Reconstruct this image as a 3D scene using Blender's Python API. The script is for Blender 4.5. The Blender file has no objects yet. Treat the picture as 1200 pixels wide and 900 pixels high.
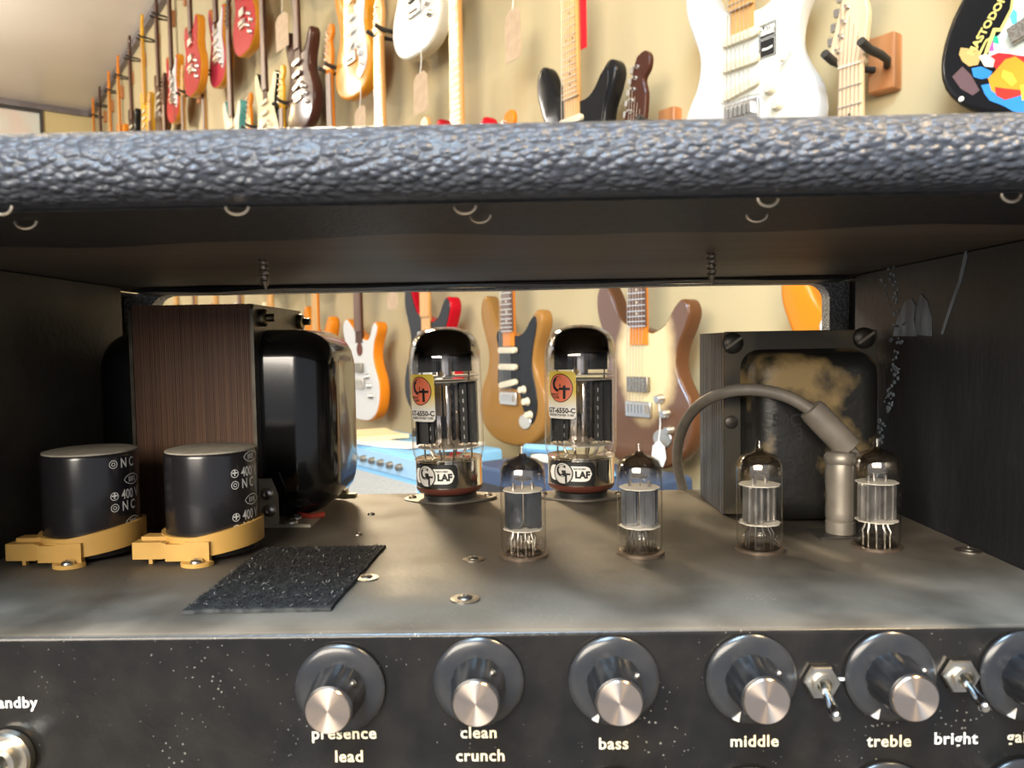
import bpy, bmesh, math, random
from mathutils import Vector, Matrix, Euler
R = math.radians
random.seed(7)
scene = bpy.context.scene
C = scene.collection
Z0 = 0.95                       # camera height above the shop floor; local z = 0 is the lens height

# ------------------------------------------------------------------ camera
F = 900.0
cam_d = bpy.data.cameras.new('camera')
cam = bpy.data.objects.new('camera', cam_d)
C.objects.link(cam)
scene.camera = cam
CM = Matrix.Rotation(R(.95), 3, 'Z') @ Matrix.Rotation(R(90 - 2.86), 3, 'X') @ Matrix.Rotation(R(-.95), 3, 'Z')
cam.matrix_world = Matrix.Translation((0, 0, Z0)) @ CM.to_4x4()
cam_d.sensor_width = 36
cam_d.lens = 36 * F / 1200
cam_d.clip_start = .01
cam_d.clip_end = 60
cam_d.dof.use_dof = True
cam_d.dof.focus_distance = .41
cam_d.dof.aperture_fstop = 20

def ray(u, v):
    return CM @ Vector(((u - 600) / F, -(v - 450) / F, -1))
def pz(u, v, z):
    d = ray(u, v); return d * (z / d.z)
def py(u, v, y):
    d = ray(u, v); return d * (y / d.y)
WD = ray(-69, 416); WD.z = 0; WD.normalize()          # along the guitar wall, away from us
RD = -WD                                              # to the right, along the wall
P0 = py(600, 407, 2.2); P0.z = 0
WN = Vector((-WD.y, WD.x, 0))                         # out of the wall, into the shop
if WN.dot(P0) > 0: WN = -WN
ROTW = math.atan2(RD.y, RD.x)
def wall(u, v, d=0):
    D = ray(u, v); return D * ((P0 + WN * d).dot(WN) / D.dot(WN))
def on_wall(s, d, z):
    p = P0 + RD * s + WN * d; return Vector((p.x, p.y, z))

# ------------------------------------------------------------------ world and large lights, exposure
world = bpy.data.worlds.new('daylight'); scene.world = world; world.use_nodes = True
wb = world.node_tree.nodes['Background']
wb.inputs[0].default_value = (.86, .90, 1, 1); wb.inputs[1].default_value = .34
scene.cycles.transparent_max_bounces = 32
vs = scene.view_settings
vs.view_transform = 'Standard'; vs.look = 'None'; vs.gamma = 1; vs.exposure = .45
vs.use_curve_mapping = False

def area(name, loc, aim, size, power, col, sizey=None):
    l = bpy.data.lights.new(name, 'AREA'); l.energy = power; l.color = col
    l.size = size
    if sizey: l.shape = 'RECTANGLE'; l.size_y = sizey
    o = bpy.data.objects.new(name, l); C.objects.link(o)
    o.location = Vector(loc) + Vector((0, 0, Z0))
    o.rotation_euler = (Vector(aim) - Vector(loc)).to_track_quat('-Z', 'Y').to_euler()
    return o
def spot(name, loc, aim, power, col, angle=70, rad=.05):
    l = bpy.data.lights.new(name, 'SPOT'); l.energy = power; l.color = col
    l.spot_size = R(angle); l.spot_blend = .6; l.shadow_soft_size = rad
    o = bpy.data.objects.new(name, l); C.objects.link(o)
    o.location = Vector(loc) + Vector((0, 0, Z0))
    o.rotation_euler = (Vector(aim) - Vector(loc)).to_track_quat('-Z', 'Y').to_euler()
    return o
area('shop_front_light', (-1.7, -3.4, 1.35), (0, .4, 0), 3.2, 300, (1, .90, .76), 1.9)  # broad unseen source: warm shop interior lighting behind the camera
area('skylight', (-.9, -1.5, 2.9), (0, .2, 0), 2.2, 400, (.50, .74, 1), 1.4)
area('shop_ceiling_panel', (1.5, -.9, 2.45), (.3, .25, -.1), .4, 120, (1, .72, .38), .4)
area('side_window_daylight', (-5.0, 3.2, .55), (.1, .4, 0), 3.4, 30, (.74, .86, 1), 2.4)
WARM = (1, .78, .45)
for s, pw in ((-6.2, 40), (-4.3, 40), (-2.6, 34), (-1.1, 35), (.2, 22), (1.1, 8)):
    spot('track_light', on_wall(s - 1.5, 1.25, 2.1), on_wall(s, 0, .55), pw, WARM, 85, .04)
spot('track_light', (-.55, 2.1, .98), (0, .42, -.095), 130, (1, .80, .52), 15, .12)
pl = bpy.data.lights.new('ceiling_fill_bulb', 'POINT'); pl.energy = 180; pl.color = (1, .93, .84); pl.shadow_soft_size = .12  # added bulb out of view, put in to brighten the ceiling
po = bpy.data.objects.new('ceiling_fill_bulb', pl); C.objects.link(po); po.location = (-4.7, 4.6, Z0 + 1.95)

# ------------------------------------------------------------------ materials
MATS = {}
def mat(name, col, rough=.5, metal=0., col2=None, scale=40., lo=.4, hi=.6, bump=0., bscale=200., spec=.5,
        coat=0., detail=4., stretch=(1, 1, 1), dust=None, dust_amt=.7, aniso=None, sheen=0., rough2=None, speck=False):
    if name in MATS: return MATS[name]
    m = bpy.data.materials.new(name); m.use_nodes = True
    nt = m.node_tree; N = nt.nodes; L = nt.links
    b = N['Principled BSDF']
    def c4(c): return (c[0], c[1], c[2], 1)
    b.inputs['Base Color'].default_value = c4(col)
    b.inputs['Roughness'].default_value = rough
    b.inputs['Metallic'].default_value = metal
    b.inputs['Specular IOR Level'].default_value = spec
    b.inputs['Coat Weight'].default_value = coat
    b.inputs['Coat Roughness'].default_value = .05
    b.inputs['Sheen Weight'].default_value = sheen
    tc = N.new('ShaderNodeTexCoord'); mp = N.new('ShaderNodeMapping')
    mp.inputs['Scale'].default_value = stretch
    L.new(tc.outputs['Object'], mp.inputs[0])
    out = None
    if col2 is not None:
        n = N.new('ShaderNodeTexNoise'); n.inputs['Scale'].default_value = scale; n.inputs['Detail'].default_value = detail
        L.new(mp.outputs[0], n.inputs['Vector'])
        r = N.new('ShaderNodeMapRange'); r.inputs['From Min'].default_value = lo; r.inputs['From Max'].default_value = hi
        L.new(n.outputs['Fac'], r.inputs['Value'])
        mx = N.new('ShaderNodeMix'); mx.data_type = 'RGBA'
        mx.inputs['A'].default_value = c4(col); mx.inputs['B'].default_value = c4(col2)
        L.new(r.outputs[0], mx.inputs['Factor']); out = mx.outputs['Result']
        if rough2 is not None:
            mr = N.new('ShaderNodeMapRange'); mr.inputs['To Min'].default_value = rough; mr.inputs['To Max'].default_value = rough2
            L.new(r.outputs[0], mr.inputs['Value']); L.new(mr.outputs[0], b.inputs['Roughness'])
    if dust is not None:           # dust lying on faces that look up
        g = N.new('ShaderNodeNewGeometry'); sx = N.new('ShaderNodeSeparateXYZ'); L.new(g.outputs['Normal'], sx.inputs[0])
        n2 = N.new('ShaderNodeTexNoise'); n2.inputs['Scale'].default_value = 22; n2.inputs['Detail'].default_value = 6
        L.new(tc.outputs['Object'], n2.inputs['Vector'])
        r2 = N.new('ShaderNodeMapRange'); r2.inputs['From Min'].default_value = .32; r2.inputs['From Max'].default_value = .62
        r2.inputs['To Min'].default_value = dust_amt * .30; r2.inputs['To Max'].default_value = dust_amt
        L.new(n2.outputs['Fac'], r2.inputs['Value'])
        r3 = N.new('ShaderNodeMapRange'); r3.inputs['From Min'].default_value = .55; r3.inputs['From Max'].default_value = .97
        L.new(sx.outputs['Z'], r3.inputs['Value'])
        mu = N.new('ShaderNodeMath'); mu.operation = 'MULTIPLY'
        L.new(r2.outputs[0], mu.inputs[0]); L.new(r3.outputs[0], mu.inputs[1])
        mx2 = N.new('ShaderNodeMix'); mx2.data_type = 'RGBA'; mx2.inputs['B'].default_value = c4(dust)
        if out: L.new(out, mx2.inputs['A'])
        else: mx2.inputs['A'].default_value = c4(col)
        L.new(mu.outputs[0], mx2.inputs['Factor']); out = mx2.outputs['Result']
        mr = N.new('ShaderNodeMapRange'); mr.inputs['To Min'].default_value = rough; mr.inputs['To Max'].default_value = .75
        L.new(mu.outputs[0], mr.inputs['Value']); L.new(mr.outputs[0], b.inputs['Roughness'])
    if speck:                      # lint and dust specks
        vo = N.new('ShaderNodeTexVoronoi'); vo.inputs['Scale'].default_value = 480; L.new(tc.outputs['Object'], vo.inputs['Vector'])
        n3 = N.new('ShaderNodeTexNoise'); n3.inputs['Scale'].default_value = 40; n3.inputs['Detail'].default_value = 5; L.new(tc.outputs['Object'], n3.inputs['Vector'])
        r4 = N.new('ShaderNodeMapRange'); r4.inputs['From Min'].default_value = .44; r4.inputs['From Max'].default_value = .80; r4.inputs['To Max'].default_value = .30; L.new(n3.outputs['Fac'], r4.inputs['Value'])
        lt = N.new('ShaderNodeMath'); lt.operation = 'LESS_THAN'; L.new(vo.outputs['Distance'], lt.inputs[0]); L.new(r4.outputs[0], lt.inputs[1])
        ml = N.new('ShaderNodeMath'); ml.operation = 'MULTIPLY'; ml.inputs[1].default_value = .45; L.new(lt.outputs[0], ml.inputs[0])
        mx3 = N.new('ShaderNodeMix'); mx3.data_type = 'RGBA'; mx3.inputs['B'].default_value = (.30, .28, .24, 1); L.new(ml.outputs[0], mx3.inputs['Factor'])
        if out: L.new(out, mx3.inputs['A'])
        else: mx3.inputs['A'].default_value = c4(col)
        out = mx3.outputs['Result']
    if out: L.new(out, b.inputs['Base Color'])
    if bump:
        n = N.new('ShaderNodeTexNoise'); n.inputs['Scale'].default_value = bscale; n.inputs['Detail'].default_value = 3
        L.new(mp.outputs[0], n.inputs['Vector'])
        bp = N.new('ShaderNodeBump'); bp.inputs['Strength'].default_value = bump; bp.inputs['Distance'].default_value = .001
        L.new(n.outputs['Fac'], bp.inputs['Height']); L.new(bp.outputs[0], b.inputs['Normal'])
    if aniso:
        tg = N.new('ShaderNodeTangent'); tg.direction_type = 'RADIAL'; tg.axis = aniso
        b.inputs['Anisotropic'].default_value = .9; b.inputs['Anisotropic Rotation'].default_value = .25
        L.new(tg.outputs[0], b.inputs['Tangent'])
    MATS[name] = m
    return m

def leather(name, col, col2, scale, rough, dist, stretch=(1, 1, 1), strength=1.0):
    m = bpy.data.materials.new(name); m.use_nodes = True
    nt = m.node_tree; N = nt.nodes; L = nt.links; b = N['Principled BSDF']
    tc = N.new('ShaderNodeTexCoord'); mp = N.new('ShaderNodeMapping'); mp.inputs['Scale'].default_value = stretch
    mp.inputs['Rotation'].default_value = (0, R(20), R(18))
    L.new(tc.outputs['Object'], mp.inputs[0])
    n = N.new('ShaderNodeTexNoise'); n.inputs['Scale'].default_value = scale * .5; n.inputs['Detail'].default_value = 2
    L.new(mp.outputs[0], n.inputs['Vector'])
    mm_ = N.new('ShaderNodeMix'); mm_.data_type = 'VECTOR'; mm_.inputs['Factor'].default_value = .0035
    ad = N.new('ShaderNodeVectorMath'); ad.operation = 'MULTIPLY_ADD'
    ad.inputs[1].default_value = (.0016,) * 3
    L.new(n.outputs['Color'], ad.inputs[0]); L.new(mp.outputs[0], ad.inputs[2])
    v = N.new('ShaderNodeTexVoronoi'); v.feature = 'SMOOTH_F1'; v.inputs['Scale'].default_value = scale; v.inputs['Smoothness'].default_value = .35
    L.new(ad.outputs[0], v.inputs['Vector'])
    v2 = N.new('ShaderNodeTexNoise'); v2.inputs['Scale'].default_value = scale * 2.2; v2.inputs['Detail'].default_value = 2
    L.new(mp.outputs[0], v2.inputs['Vector'])
    r = N.new('ShaderNodeMapRange'); r.inputs['From Min'].default_value = .15; r.inputs['From Max'].default_value = .75
    r.inputs['To Min'].default_value = 1; r.inputs['To Max'].default_value = 0
    L.new(v.outputs['Distance'], r.inputs['Value'])
    mu = N.new('ShaderNodeMath'); mu.operation = 'MULTIPLY_ADD'; mu.inputs[1].default_value = .3
    L.new(v2.outputs['Fac'], mu.inputs[0]); L.new(r.outputs[0], mu.inputs[2])
    mx = N.new('ShaderNodeMix'); mx.data_type = 'RGBA'
    mx.inputs['A'].default_value = (*col, 1); mx.inputs['B'].default_value = (*col2, 1)
    L.new(r.outputs[0], mx.inputs['Factor']); L.new(mx.outputs['Result'], b.inputs['Base Color'])
    bp = N.new('ShaderNodeBump'); bp.inputs['Strength'].default_value = strength; bp.inputs['Distance'].default_value = dist
    L.new(mu.outputs[0], bp.inputs['Height']); L.new(bp.outputs[0], b.inputs['Normal'])
    b.inputs['Roughness'].default_value = rough
    MATS[name] = m
    return m

def thin_glass(name, tint=(.96, .97, .97), edge=(.62, .64, .64), rough=.0, ior=1.5):
    m = bpy.data.materials.new(name); m.use_nodes = True
    nt = m.node_tree; N = nt.nodes; L = nt.links
    N.remove(N['Principled BSDF'])
    out = N['Material Output']
    t = N.new('ShaderNodeBsdfTransparent'); g = N.new('ShaderNodeBsdfGlossy'); g.inputs['Roughness'].default_value = rough
    lw = N.new('ShaderNodeLayerWeight'); lw.inputs['Blend'].default_value = .5
    rp = N.new('ShaderNodeMapRange'); rp.inputs['From Min'].default_value = .55; rp.inputs['From Max'].default_value = 1
    L.new(lw.outputs['Facing'], rp.inputs['Value'])
    mx = N.new('ShaderNodeMix'); mx.data_type = 'RGBA'; mx.inputs['A'].default_value = (*tint, 1); mx.inputs['B'].default_value = (*edge, 1)
    L.new(rp.outputs[0], mx.inputs['Factor']); L.new(mx.outputs['Result'], t.inputs['Color'])
    pw_ = N.new('ShaderNodeMath'); pw_.operation = 'POWER'; pw_.inputs[1].default_value = 5; L.new(lw.outputs['Facing'], pw_.inputs[0])
    fr = N.new('ShaderNodeMath'); fr.operation = 'MULTIPLY_ADD'; fr.inputs[1].default_value = .80; fr.inputs[2].default_value = .05; L.new(pw_.outputs[0], fr.inputs[0])
    ms = N.new('ShaderNodeMixShader')
    L.new(fr.outputs[0], ms.inputs[0]); L.new(t.outputs[0], ms.inputs[1]); L.new(g.outputs[0], ms.inputs[2])
    L.new(ms.outputs[0], out.inputs['Surface'])
    MATS[name] = m
    return m

def getter_mat(name, col, z0, z1, rough=.06, wob=.004, amax=1.):
    """mirror flash inside the dome of a valve, thinning out between object heights z0 and z1"""
    m = bpy.data.materials.new(name); m.use_nodes = True
    nt = m.node_tree; N = nt.nodes; L = nt.links; b = N['Principled BSDF']
    b.inputs['Base Color'].default_value = (*col, 1); b.inputs['Metallic'].default_value = 1; b.inputs['Roughness'].default_value = rough
    tc = N.new('ShaderNodeTexCoord'); sx = N.new('ShaderNodeSeparateXYZ'); L.new(tc.outputs['Object'], sx.inputs[0])
    n = N.new('ShaderNodeTexNoise'); n.inputs['Scale'].default_value = 60; L.new(tc.outputs['Object'], n.inputs['Vector'])
    a = N.new('ShaderNodeMath'); a.operation = 'MULTIPLY_ADD'; a.inputs[1].default_value = wob; L.new(n.outputs['Fac'], a.inputs[0]); L.new(sx.outputs['Z'], a.inputs[2])
    r = N.new('ShaderNodeMapRange'); r.inputs['From Min'].default_value = z0; r.inputs['From Max'].default_value = z1
    r.inputs['To Max'].default_value = amax
    L.new(a.outputs[0], r.inputs['Value']); L.new(r.outputs[0], b.inputs['Alpha'])
    MATS[name] = m
    return m

def striped(name, c1, c2, per_m, rough=.6):
    """core plates: alternate plate edges slightly different in tone"""
    m = bpy.data.materials.new(name); m.use_nodes = True
    nt = m.node_tree; N = nt.nodes; L = nt.links; b = N['Principled BSDF']
    tc = N.new('ShaderNodeTexCoord'); mp = N.new('ShaderNodeMapping'); mp.inputs['Scale'].default_value = (per_m, 8, 8)
    L.new(tc.outputs['Object'], mp.inputs[0])
    n = N.new('ShaderNodeTexNoise'); n.inputs['Scale'].default_value = 1; n.inputs['Detail'].default_value = 3; L.new(mp.outputs[0], n.inputs['Vector'])
    r = N.new('ShaderNodeMapRange'); r.inputs['From Min'].default_value = .35; r.inputs['From Max'].default_value = .65; L.new(n.outputs['Fac'], r.inputs['Value'])
    mx = N.new('ShaderNodeMix'); mx.data_type = 'RGBA'; mx.inputs['A'].default_value = (*c1, 1); mx.inputs['B'].default_value = (*c2, 1)
    L.new(r.outputs[0], mx.inputs['Factor']); L.new(mx.outputs['Result'], b.inputs['Base Color'])
    b.inputs['Roughness'].default_value = rough
    MATS[name] = m
    return m

# ------------------------------------------------------------------ mesh helpers
class MB:
    def __init__(self): self.v = []; self.f = []
    def add(self, vs_, fs):
        k = len(self.v); self.v += [tuple(p) for p in vs_]; self.f += [tuple(i + k for i in q) for q in fs]; return self
    def box(self, x0, x1, y0, y1, z0, z1, M=None):
        p = [(x0, y0, z0), (x1, y0, z0), (x1, y1, z0), (x0, y1, z0), (x0, y0, z1), (x1, y0, z1), (x1, y1, z1), (x0, y1, z1)]
        if M: p = [M @ Vector(q) for q in p]
        return self.add(p, [(3, 2, 1, 0), (4, 5, 6, 7), (0, 1, 5, 4), (1, 2, 6, 5), (2, 3, 7, 6), (3, 0, 4, 7)])
    def lathe(self, prof, seg=32, M=None, cap=True, fn=None):
        """prof: (r, z) from bottom to top about local z"""
        pts = []; fs = []
        n = len(prof)
        for (r, z) in prof:
            for k in range(seg):
                a = 2 * math.pi * k / seg
                rr = fn(r, z, a) if fn else r
                pts.append((rr * math.cos(a), rr * math.sin(a), z))
        for i in range(n - 1):
            for k in range(seg):
                k2 = (k + 1) % seg
                fs.append((i * seg + k, i * seg + k2, (i + 1) * seg + k2, (i + 1) * seg + k))
        if cap:
            if prof[0][0] > 1e-6: fs.append(tuple(range(seg - 1, -1, -1)))
            if prof[-1][0] > 1e-6: fs.append(tuple((n - 1) * seg + k for k in range(seg)))
        if M: pts = [M @ Vector(p) for p in pts]
        return self.add(pts, fs)
    def prism(self, poly, y0, y1, M=None):
        """poly in (x, z), extruded along y"""
        n = len(poly)
        pts = [(x, y0, z) for x, z in poly] + [(x, y1, z) for x, z in poly]
        fs = [tuple(range(n)), tuple(range(2 * n - 1, n - 1, -1))]
        fs += [(i, i + n, (i + 1) % n + n, (i + 1) % n) for i in range(n)]
        if M: pts = [M @ Vector(p) for p in pts]
        return self.add(pts, fs)
    def loft(self, rings, cap=True):
        n = len(rings[0]); pts = [p for r in rings for p in r]; fs = []
        for i in range(len(rings) - 1):
            for k in range(n):
                k2 = (k + 1) % n
                fs.append((i * n + k, i * n + k2, (i + 1) * n + k2, (i + 1) * n + k))
        if cap:
            fs.append(tuple(range(n - 1, -1, -1))); fs.append(tuple((len(rings) - 1) * n + k for k in range(n)))
        return self.add(pts, fs)
    def tube(self, path, r, seg=10, cap=True):
        path = [Vector(p) for p in path]; rings = []
        rs = r if isinstance(r, (list, tuple)) else [r] * len(path)
        up = Vector((0, 0, 1)); t0 = (path[1] - path[0]).normalized()
        if abs(t0.z) > .9: up = Vector((1, 0, 0))
        a = t0.cross(up).normalized()
        for i, p in enumerate(path):
            t = (path[min(i + 1, len(path) - 1)] - path[max(i - 1, 0)]).normalized()
            a = (a - t * a.dot(t)).normalized(); b = t.cross(a)
            rings.append([p + (a * math.cos(2 * math.pi * k / seg) + b * math.sin(2 * math.pi * k / seg)) * rs[i] for k in range(seg)])
        return self.loft(rings, cap)
    def mesh(self, name, smooth=None):
        me = bpy.data.meshes.new(name); me.from_pydata(self.v, [], self.f); me.update()
        bm = bmesh.new(); bm.from_mesh(me); bmesh.ops.recalc_face_normals(bm, faces=bm.faces); bm.to_mesh(me); bm.free()
        if smooth is not None:
            me.polygons.foreach_set('use_smooth', [True] * len(me.polygons)); me.update()
            if smooth < 180: me.set_sharp_from_angle(angle=R(smooth))
        return me
    def build(self, name, m, parent=None, loc=(0, 0, 0), smooth=35):
        return link(name, self.mesh(name, smooth), m, parent, loc)

def link(name, me, m, parent=None, loc=(0, 0, 0)):
    o = bpy.data.objects.new(name, me); C.objects.link(o)
    if m is not None:
        if len(me.materials) == 0: me.materials.append(m)
        elif me.materials[0] != m: o.material_slots[0].link = 'OBJECT'; o.material_slots[0].material = m
    if parent is not None: o.parent = parent; o.location = loc
    else: o.location = Vector(loc) + Vector((0, 0, Z0))
    return o
def tag(o, label=None, cat=None, group=None, kind=None):
    if label: o['label'] = label
    if cat: o['category'] = cat
    if group: o['group'] = group
    if kind: o['kind'] = kind
    return o
def thing(name, label, cat, loc=(0, 0, 0), rotz=0, group=None):
    o = bpy.data.objects.new(name, None); C.objects.link(o); o.empty_display_size = .02
    o.location = Vector(loc) + Vector((0, 0, Z0)); o.rotation_euler = (0, 0, rotz)
    return tag(o, label, cat, group)
def copy_tree(o, parent=None):
    c = o.copy(); C.objects.link(c)
    if parent is not None: c.parent = parent
    for ch in list(o.children): copy_tree(ch, c)
    return c

def catmull(pts, n=5):
    out = []; k = len(pts)
    for i in range(k):
        p0, p1, p2, p3 = (Vector((*pts[(i + j - 1) % k], 0)) for j in range(4))
        for q in range(n):
            t = q / n
            p = .5 * ((2 * p1) + (p2 - p0) * t + (2 * p0 - 5 * p1 + 4 * p2 - p3) * t * t + (3 * p1 - p0 - 3 * p2 + p3) * t ** 3)
            out.append((p.x, p.y))
    return out
def inset(poly, d):
    out = []; n = len(poly)
    area_ = sum(poly[i][0] * poly[(i + 1) % n][1] - poly[(i + 1) % n][0] * poly[i][1] for i in range(n))
    sg = 1 if area_ > 0 else -1
    for i in range(n):
        a = Vector(poly[i - 1]); b = Vector(poly[(i + 1) % n]); t = (b - a)
        if t.length < 1e-9: out.append(poly[i]); continue
        t.normalize(); out.append((poly[i][0] - t.y * d * sg, poly[i][1] + t.x * d * sg))
    return out
def rrect(x0, x1, z0, z1, r, n=5):
    out = []
    for cx, cz, a0 in ((x1 - r, z1 - r, 0), (x0 + r, z1 - r, 90), (x0 + r, z0 + r, 180), (x1 - r, z0 + r, 270)):
        for k in range(n + 1):
            a = R(a0 + 90 * k / n); out.append((cx + r * math.cos(a), cz + r * math.sin(a)))
    return out
def slab(poly, y0, y1, r=.006, steps=3):
    """plate in the x-z plane with rounded edges"""
    mb = MB()
    rings = []
    for k in range(steps + 1):
        a = math.pi / 2 * k / steps            # 0 at the face, 90 degrees at the wall
        rings.append([(x, y0 + r * (1 - math.cos(a)), z) for x, z in inset(poly, r * (1 - math.sin(a)))])
    for k in range(steps, -1, -1):
        a = math.pi / 2 * k / steps
        rings.append([(x, y1 - r * (1 - math.cos(a)), z) for x, z in inset(poly, r * (1 - math.sin(a)))])
    mb.loft(rings)
    return mb

_dg = None
def text_verts(s, size, bold=0., align='CENTER', spacing=1.):
    cu = bpy.data.curves.new('glyphs', 'FONT'); cu.body = s; cu.size = size; cu.align_x = align; cu.align_y = 'CENTER'
    cu.offset = bold; cu.resolution_u = 3; cu.space_character = spacing
    o = bpy.data.objects.new('glyphs', cu); C.objects.link(o)
    dg = bpy.context.evaluated_depsgraph_get(); ev = o.evaluated_get(dg); me = ev.to_mesh()
    v = [(p.co.x, p.co.y) for p in me.vertices]; f = [tuple(p.vertices) for p in me.polygons]
    ev.to_mesh_clear(); bpy.data.objects.remove(o); bpy.data.curves.remove(cu)
    return v, f
def text_flat(s, size, cx, y, cz, m, parent, bold=0., name='lettering', rot=0., spacing=1.):
    """print on a plate facing -y"""
    v, f = text_verts(s, size, bold, spacing=spacing)
    c, sn = math.cos(rot), math.sin(rot)
    mb = MB(); mb.add([(cx + a * c - b * sn, y, cz + a * sn + b * c) for a, b in v], f)
    return mb.build(name, m, parent, smooth=None)
def wrap_pts(pts, rad, phi0, z0):
    return [(rad * math.sin(phi0 + a / rad), -rad * math.cos(phi0 + a / rad), z0 + b) for a, b in pts]
def wrapped(pts_faces, rad, phi0, z0, m, parent, name):
    v, f = pts_faces
    mb = MB(); mb.add(wrap_pts(v, rad, phi0, z0), f); return mb.build(name, m, parent, smooth=None)
def grid_shape(inside, x0, x1, z0, z1, nx, nz):
    """flat grid (x, z) keeping cells whose centre is inside"""
    v = [(x0 + (x1 - x0) * i / nx, z0 + (z1 - z0) * j / nz) for j in range(nz + 1) for i in range(nx + 1)]
    f = []
    for j in range(nz):
        for i in range(nx):
            cx = x0 + (x1 - x0) * (i + .5) / nx; cz = z0 + (z1 - z0) * (j + .5) / nz
            if inside(cx, cz): f.append((j * (nx + 1) + i, j * (nx + 1) + i + 1, (j + 1) * (nx + 1) + i + 1, (j + 1) * (nx + 1) + i))
    return v, f
def strip_shape(poly, n=14):
    """convex outline (x, z) cut into vertical strips so that it can be wrapped"""
    xs = [p[0] for p in poly]; a, b = min(xs), max(xs); v = []; f = []
    def span(x):
        zs = []
        for i in range(len(poly)):
            p, q = poly[i], poly[(i + 1) % len(poly)]
            if (p[0] - x) * (q[0] - x) <= 0 and abs(p[0] - q[0]) > 1e-12:
                zs.append(p[1] + (q[1] - p[1]) * (x - p[0]) / (q[0] - p[0]))
        return (min(zs), max(zs)) if zs else (0, 0)
    for i in range(n + 1):
        x = a + (b - a) * min(max(i / n, 1e-4), 1 - 1e-4); lo, hi = span(x); v += [(x, lo), (x, hi)]
        if i: f.append((2 * i - 2, 2 * i, 2 * i + 1, 2 * i - 1))
    return v, f
def ring_shape(r0, r1, sx=1., n=32, cx=0, cz=0):
    v = []; f = []
    for k in range(n):
        a = 2 * math.pi * k / n
        v += [(cx + r0 * sx * math.cos(a), cz + r0 * math.sin(a)), (cx + r1 * sx * math.cos(a), cz + r1 * math.sin(a))]
        k2 = (k + 1) % n; f.append((2 * k, 2 * k + 1, 2 * k2 + 1, 2 * k2))
    return v, f
def disc_poly(r, sx=1., n=32, cx=0, cz=0):
    return [(cx + r * sx * math.cos(2 * math.pi * k / n), cz + r * math.sin(2 * math.pi * k / n)) for k in range(n)]

# ------------------------------------------------------------------ the shop
def wall_mat(name, c1, c2):
    return mat(name, c1, .75, col2=c2, scale=1.3, lo=.3, hi=.7, bump=.15, bscale=60, stretch=(1, 1, .12), spec=.3)
M_wall = wall_mat('cream_wall_paint', (.47, .39, .225), (.43, .355, .205))
M_end = wall_mat('ochre_wall_paint', (.56, .45, .22), (.52, .42, .21))
M_ceil = mat('ceiling_paint', (.70, .66, .62), .32, col2=(.65, .61, .57), scale=.8, lo=.3, hi=.7, bump=.08, bscale=9, spec=.6)
M_floor = mat('shop_floor', (.16, .13, .10), .5, col2=(.10, .08, .06), scale=4)
M_trim = mat('dark_trim_paint', (.16, .14, .14), .5, col2=(.12, .1, .1), scale=8)
CEIL = 2.56; FLOOR = -Z0; S0, S1 = -7.57, 2.4; DW = -.10
def wallbox(name, s0, s1, d0, d1, z0, z1, m):
    mb = MB(); mb.box(0, s1 - s0, -d1, -d0, 0, z1 - z0)
    o = mb.build(name, m, None, on_wall(s0, 0, z0), smooth=None); o.rotation_euler = (0, 0, ROTW); tag(o, kind='structure'); return o
wallbox('wall_back', S0, S1, DW - .12, DW, FLOOR, CEIL, M_wall)
wallbox('wall_left', S0 - .12, S0, DW - .12, 6.5, FLOOR, CEIL, M_end)
wallbox('ceiling', S0 - .12, S1, DW - .12, 6.5, CEIL, CEIL + .1, M_ceil)
wallbox('floor', S0 - .12, S1, DW - .12, 6.5, FLOOR - .1, FLOOR, M_floor)
wallbox('trim_1', S0, S1, DW, DW + .045, CEIL - .06, CEIL, M_trim)
wallbox('trim_2', S0, S0 + .045, DW + .045, 6.5, CEIL - .06, CEIL, M_trim)

# framed poster on the end wall
fr = thing('framed_poster', 'pale framed poster with a dark frame on the ochre end wall', 'poster', on_wall(S0 + .002, 0, 0), ROTW)
def at_end(u, v):
    D = ray(u, v); q = P0 + RD * (S0 + .02); p = D * (q.dot(RD) / D.dot(RD)); return ((p - P0).dot(WN), p.z)
dA, zA = at_end(46, 133); dB, zB = at_end(-40, 118)
zlo = at_end(20, 175)[1]
MB().box(.006, .016, -dB, -dA, zlo, zA).build('print', mat('poster_paper', (.55, .58, .52), .4, col2=(.6, .5, .42), scale=3), fr, smooth=None)
f = MB(); f.box(0, .03, -dA, -dA + .03, zlo - .03, zA + .03); f.box(0, .03, -dB - .03, -dB, zlo - .03, zA + .03); f.box(0, .03, -dB, -dA, zA, zA + .03); f.box(0, .03, -dB, -dA, zlo - .03, zlo)
f.build('frame', mat('black_frame', (.03, .03, .03), .4), fr, smooth=None)

# ------------------------------------------------------------------ the amplifier: cabinet
M_tolex = leather('black_grained_vinyl', (.034, .040, .052), (.072, .082, .104), 430, .40, .0008, (.8, 1.25, 1.25))  # bluish sheen on the vinyl is partly put into this base colour
M_tolex2 = leather('dark_grey_grained_vinyl', (.26, .26, .26), (.55, .55, .54), 650, .5, .0008, (1, 1, 1))
M_wrap = mat('vinyl_turnover', (.012, .012, .012), .55, col2=(.03, .026, .022), scale=300, lo=.45, hi=.7, bump=.5, bscale=500)
M_brown = mat('dusty_brown_board', (.085, .064, .046), .55, col2=(.15, .115, .08), scale=20, lo=.4, hi=.75, bump=.25, bscale=90, stretch=(.15, 1, 1), spec=.4)
M_paintL = mat('worn_brown_black_paint', (.050, .044, .032), .5, col2=(.10, .088, .062), scale=26, lo=.45, hi=.75, bump=.3, bscale=300)
M_steel = mat('bright_steel', (.62, .60, .56), .3, 1.)
M_dull = mat('dull_zinc', (.40, .37, .32), .42, 1., col2=(.25, .23, .2), scale=200)
M_brassy = mat('aged_staple_wire', (.55, .48, .38), .35, .9)

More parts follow.
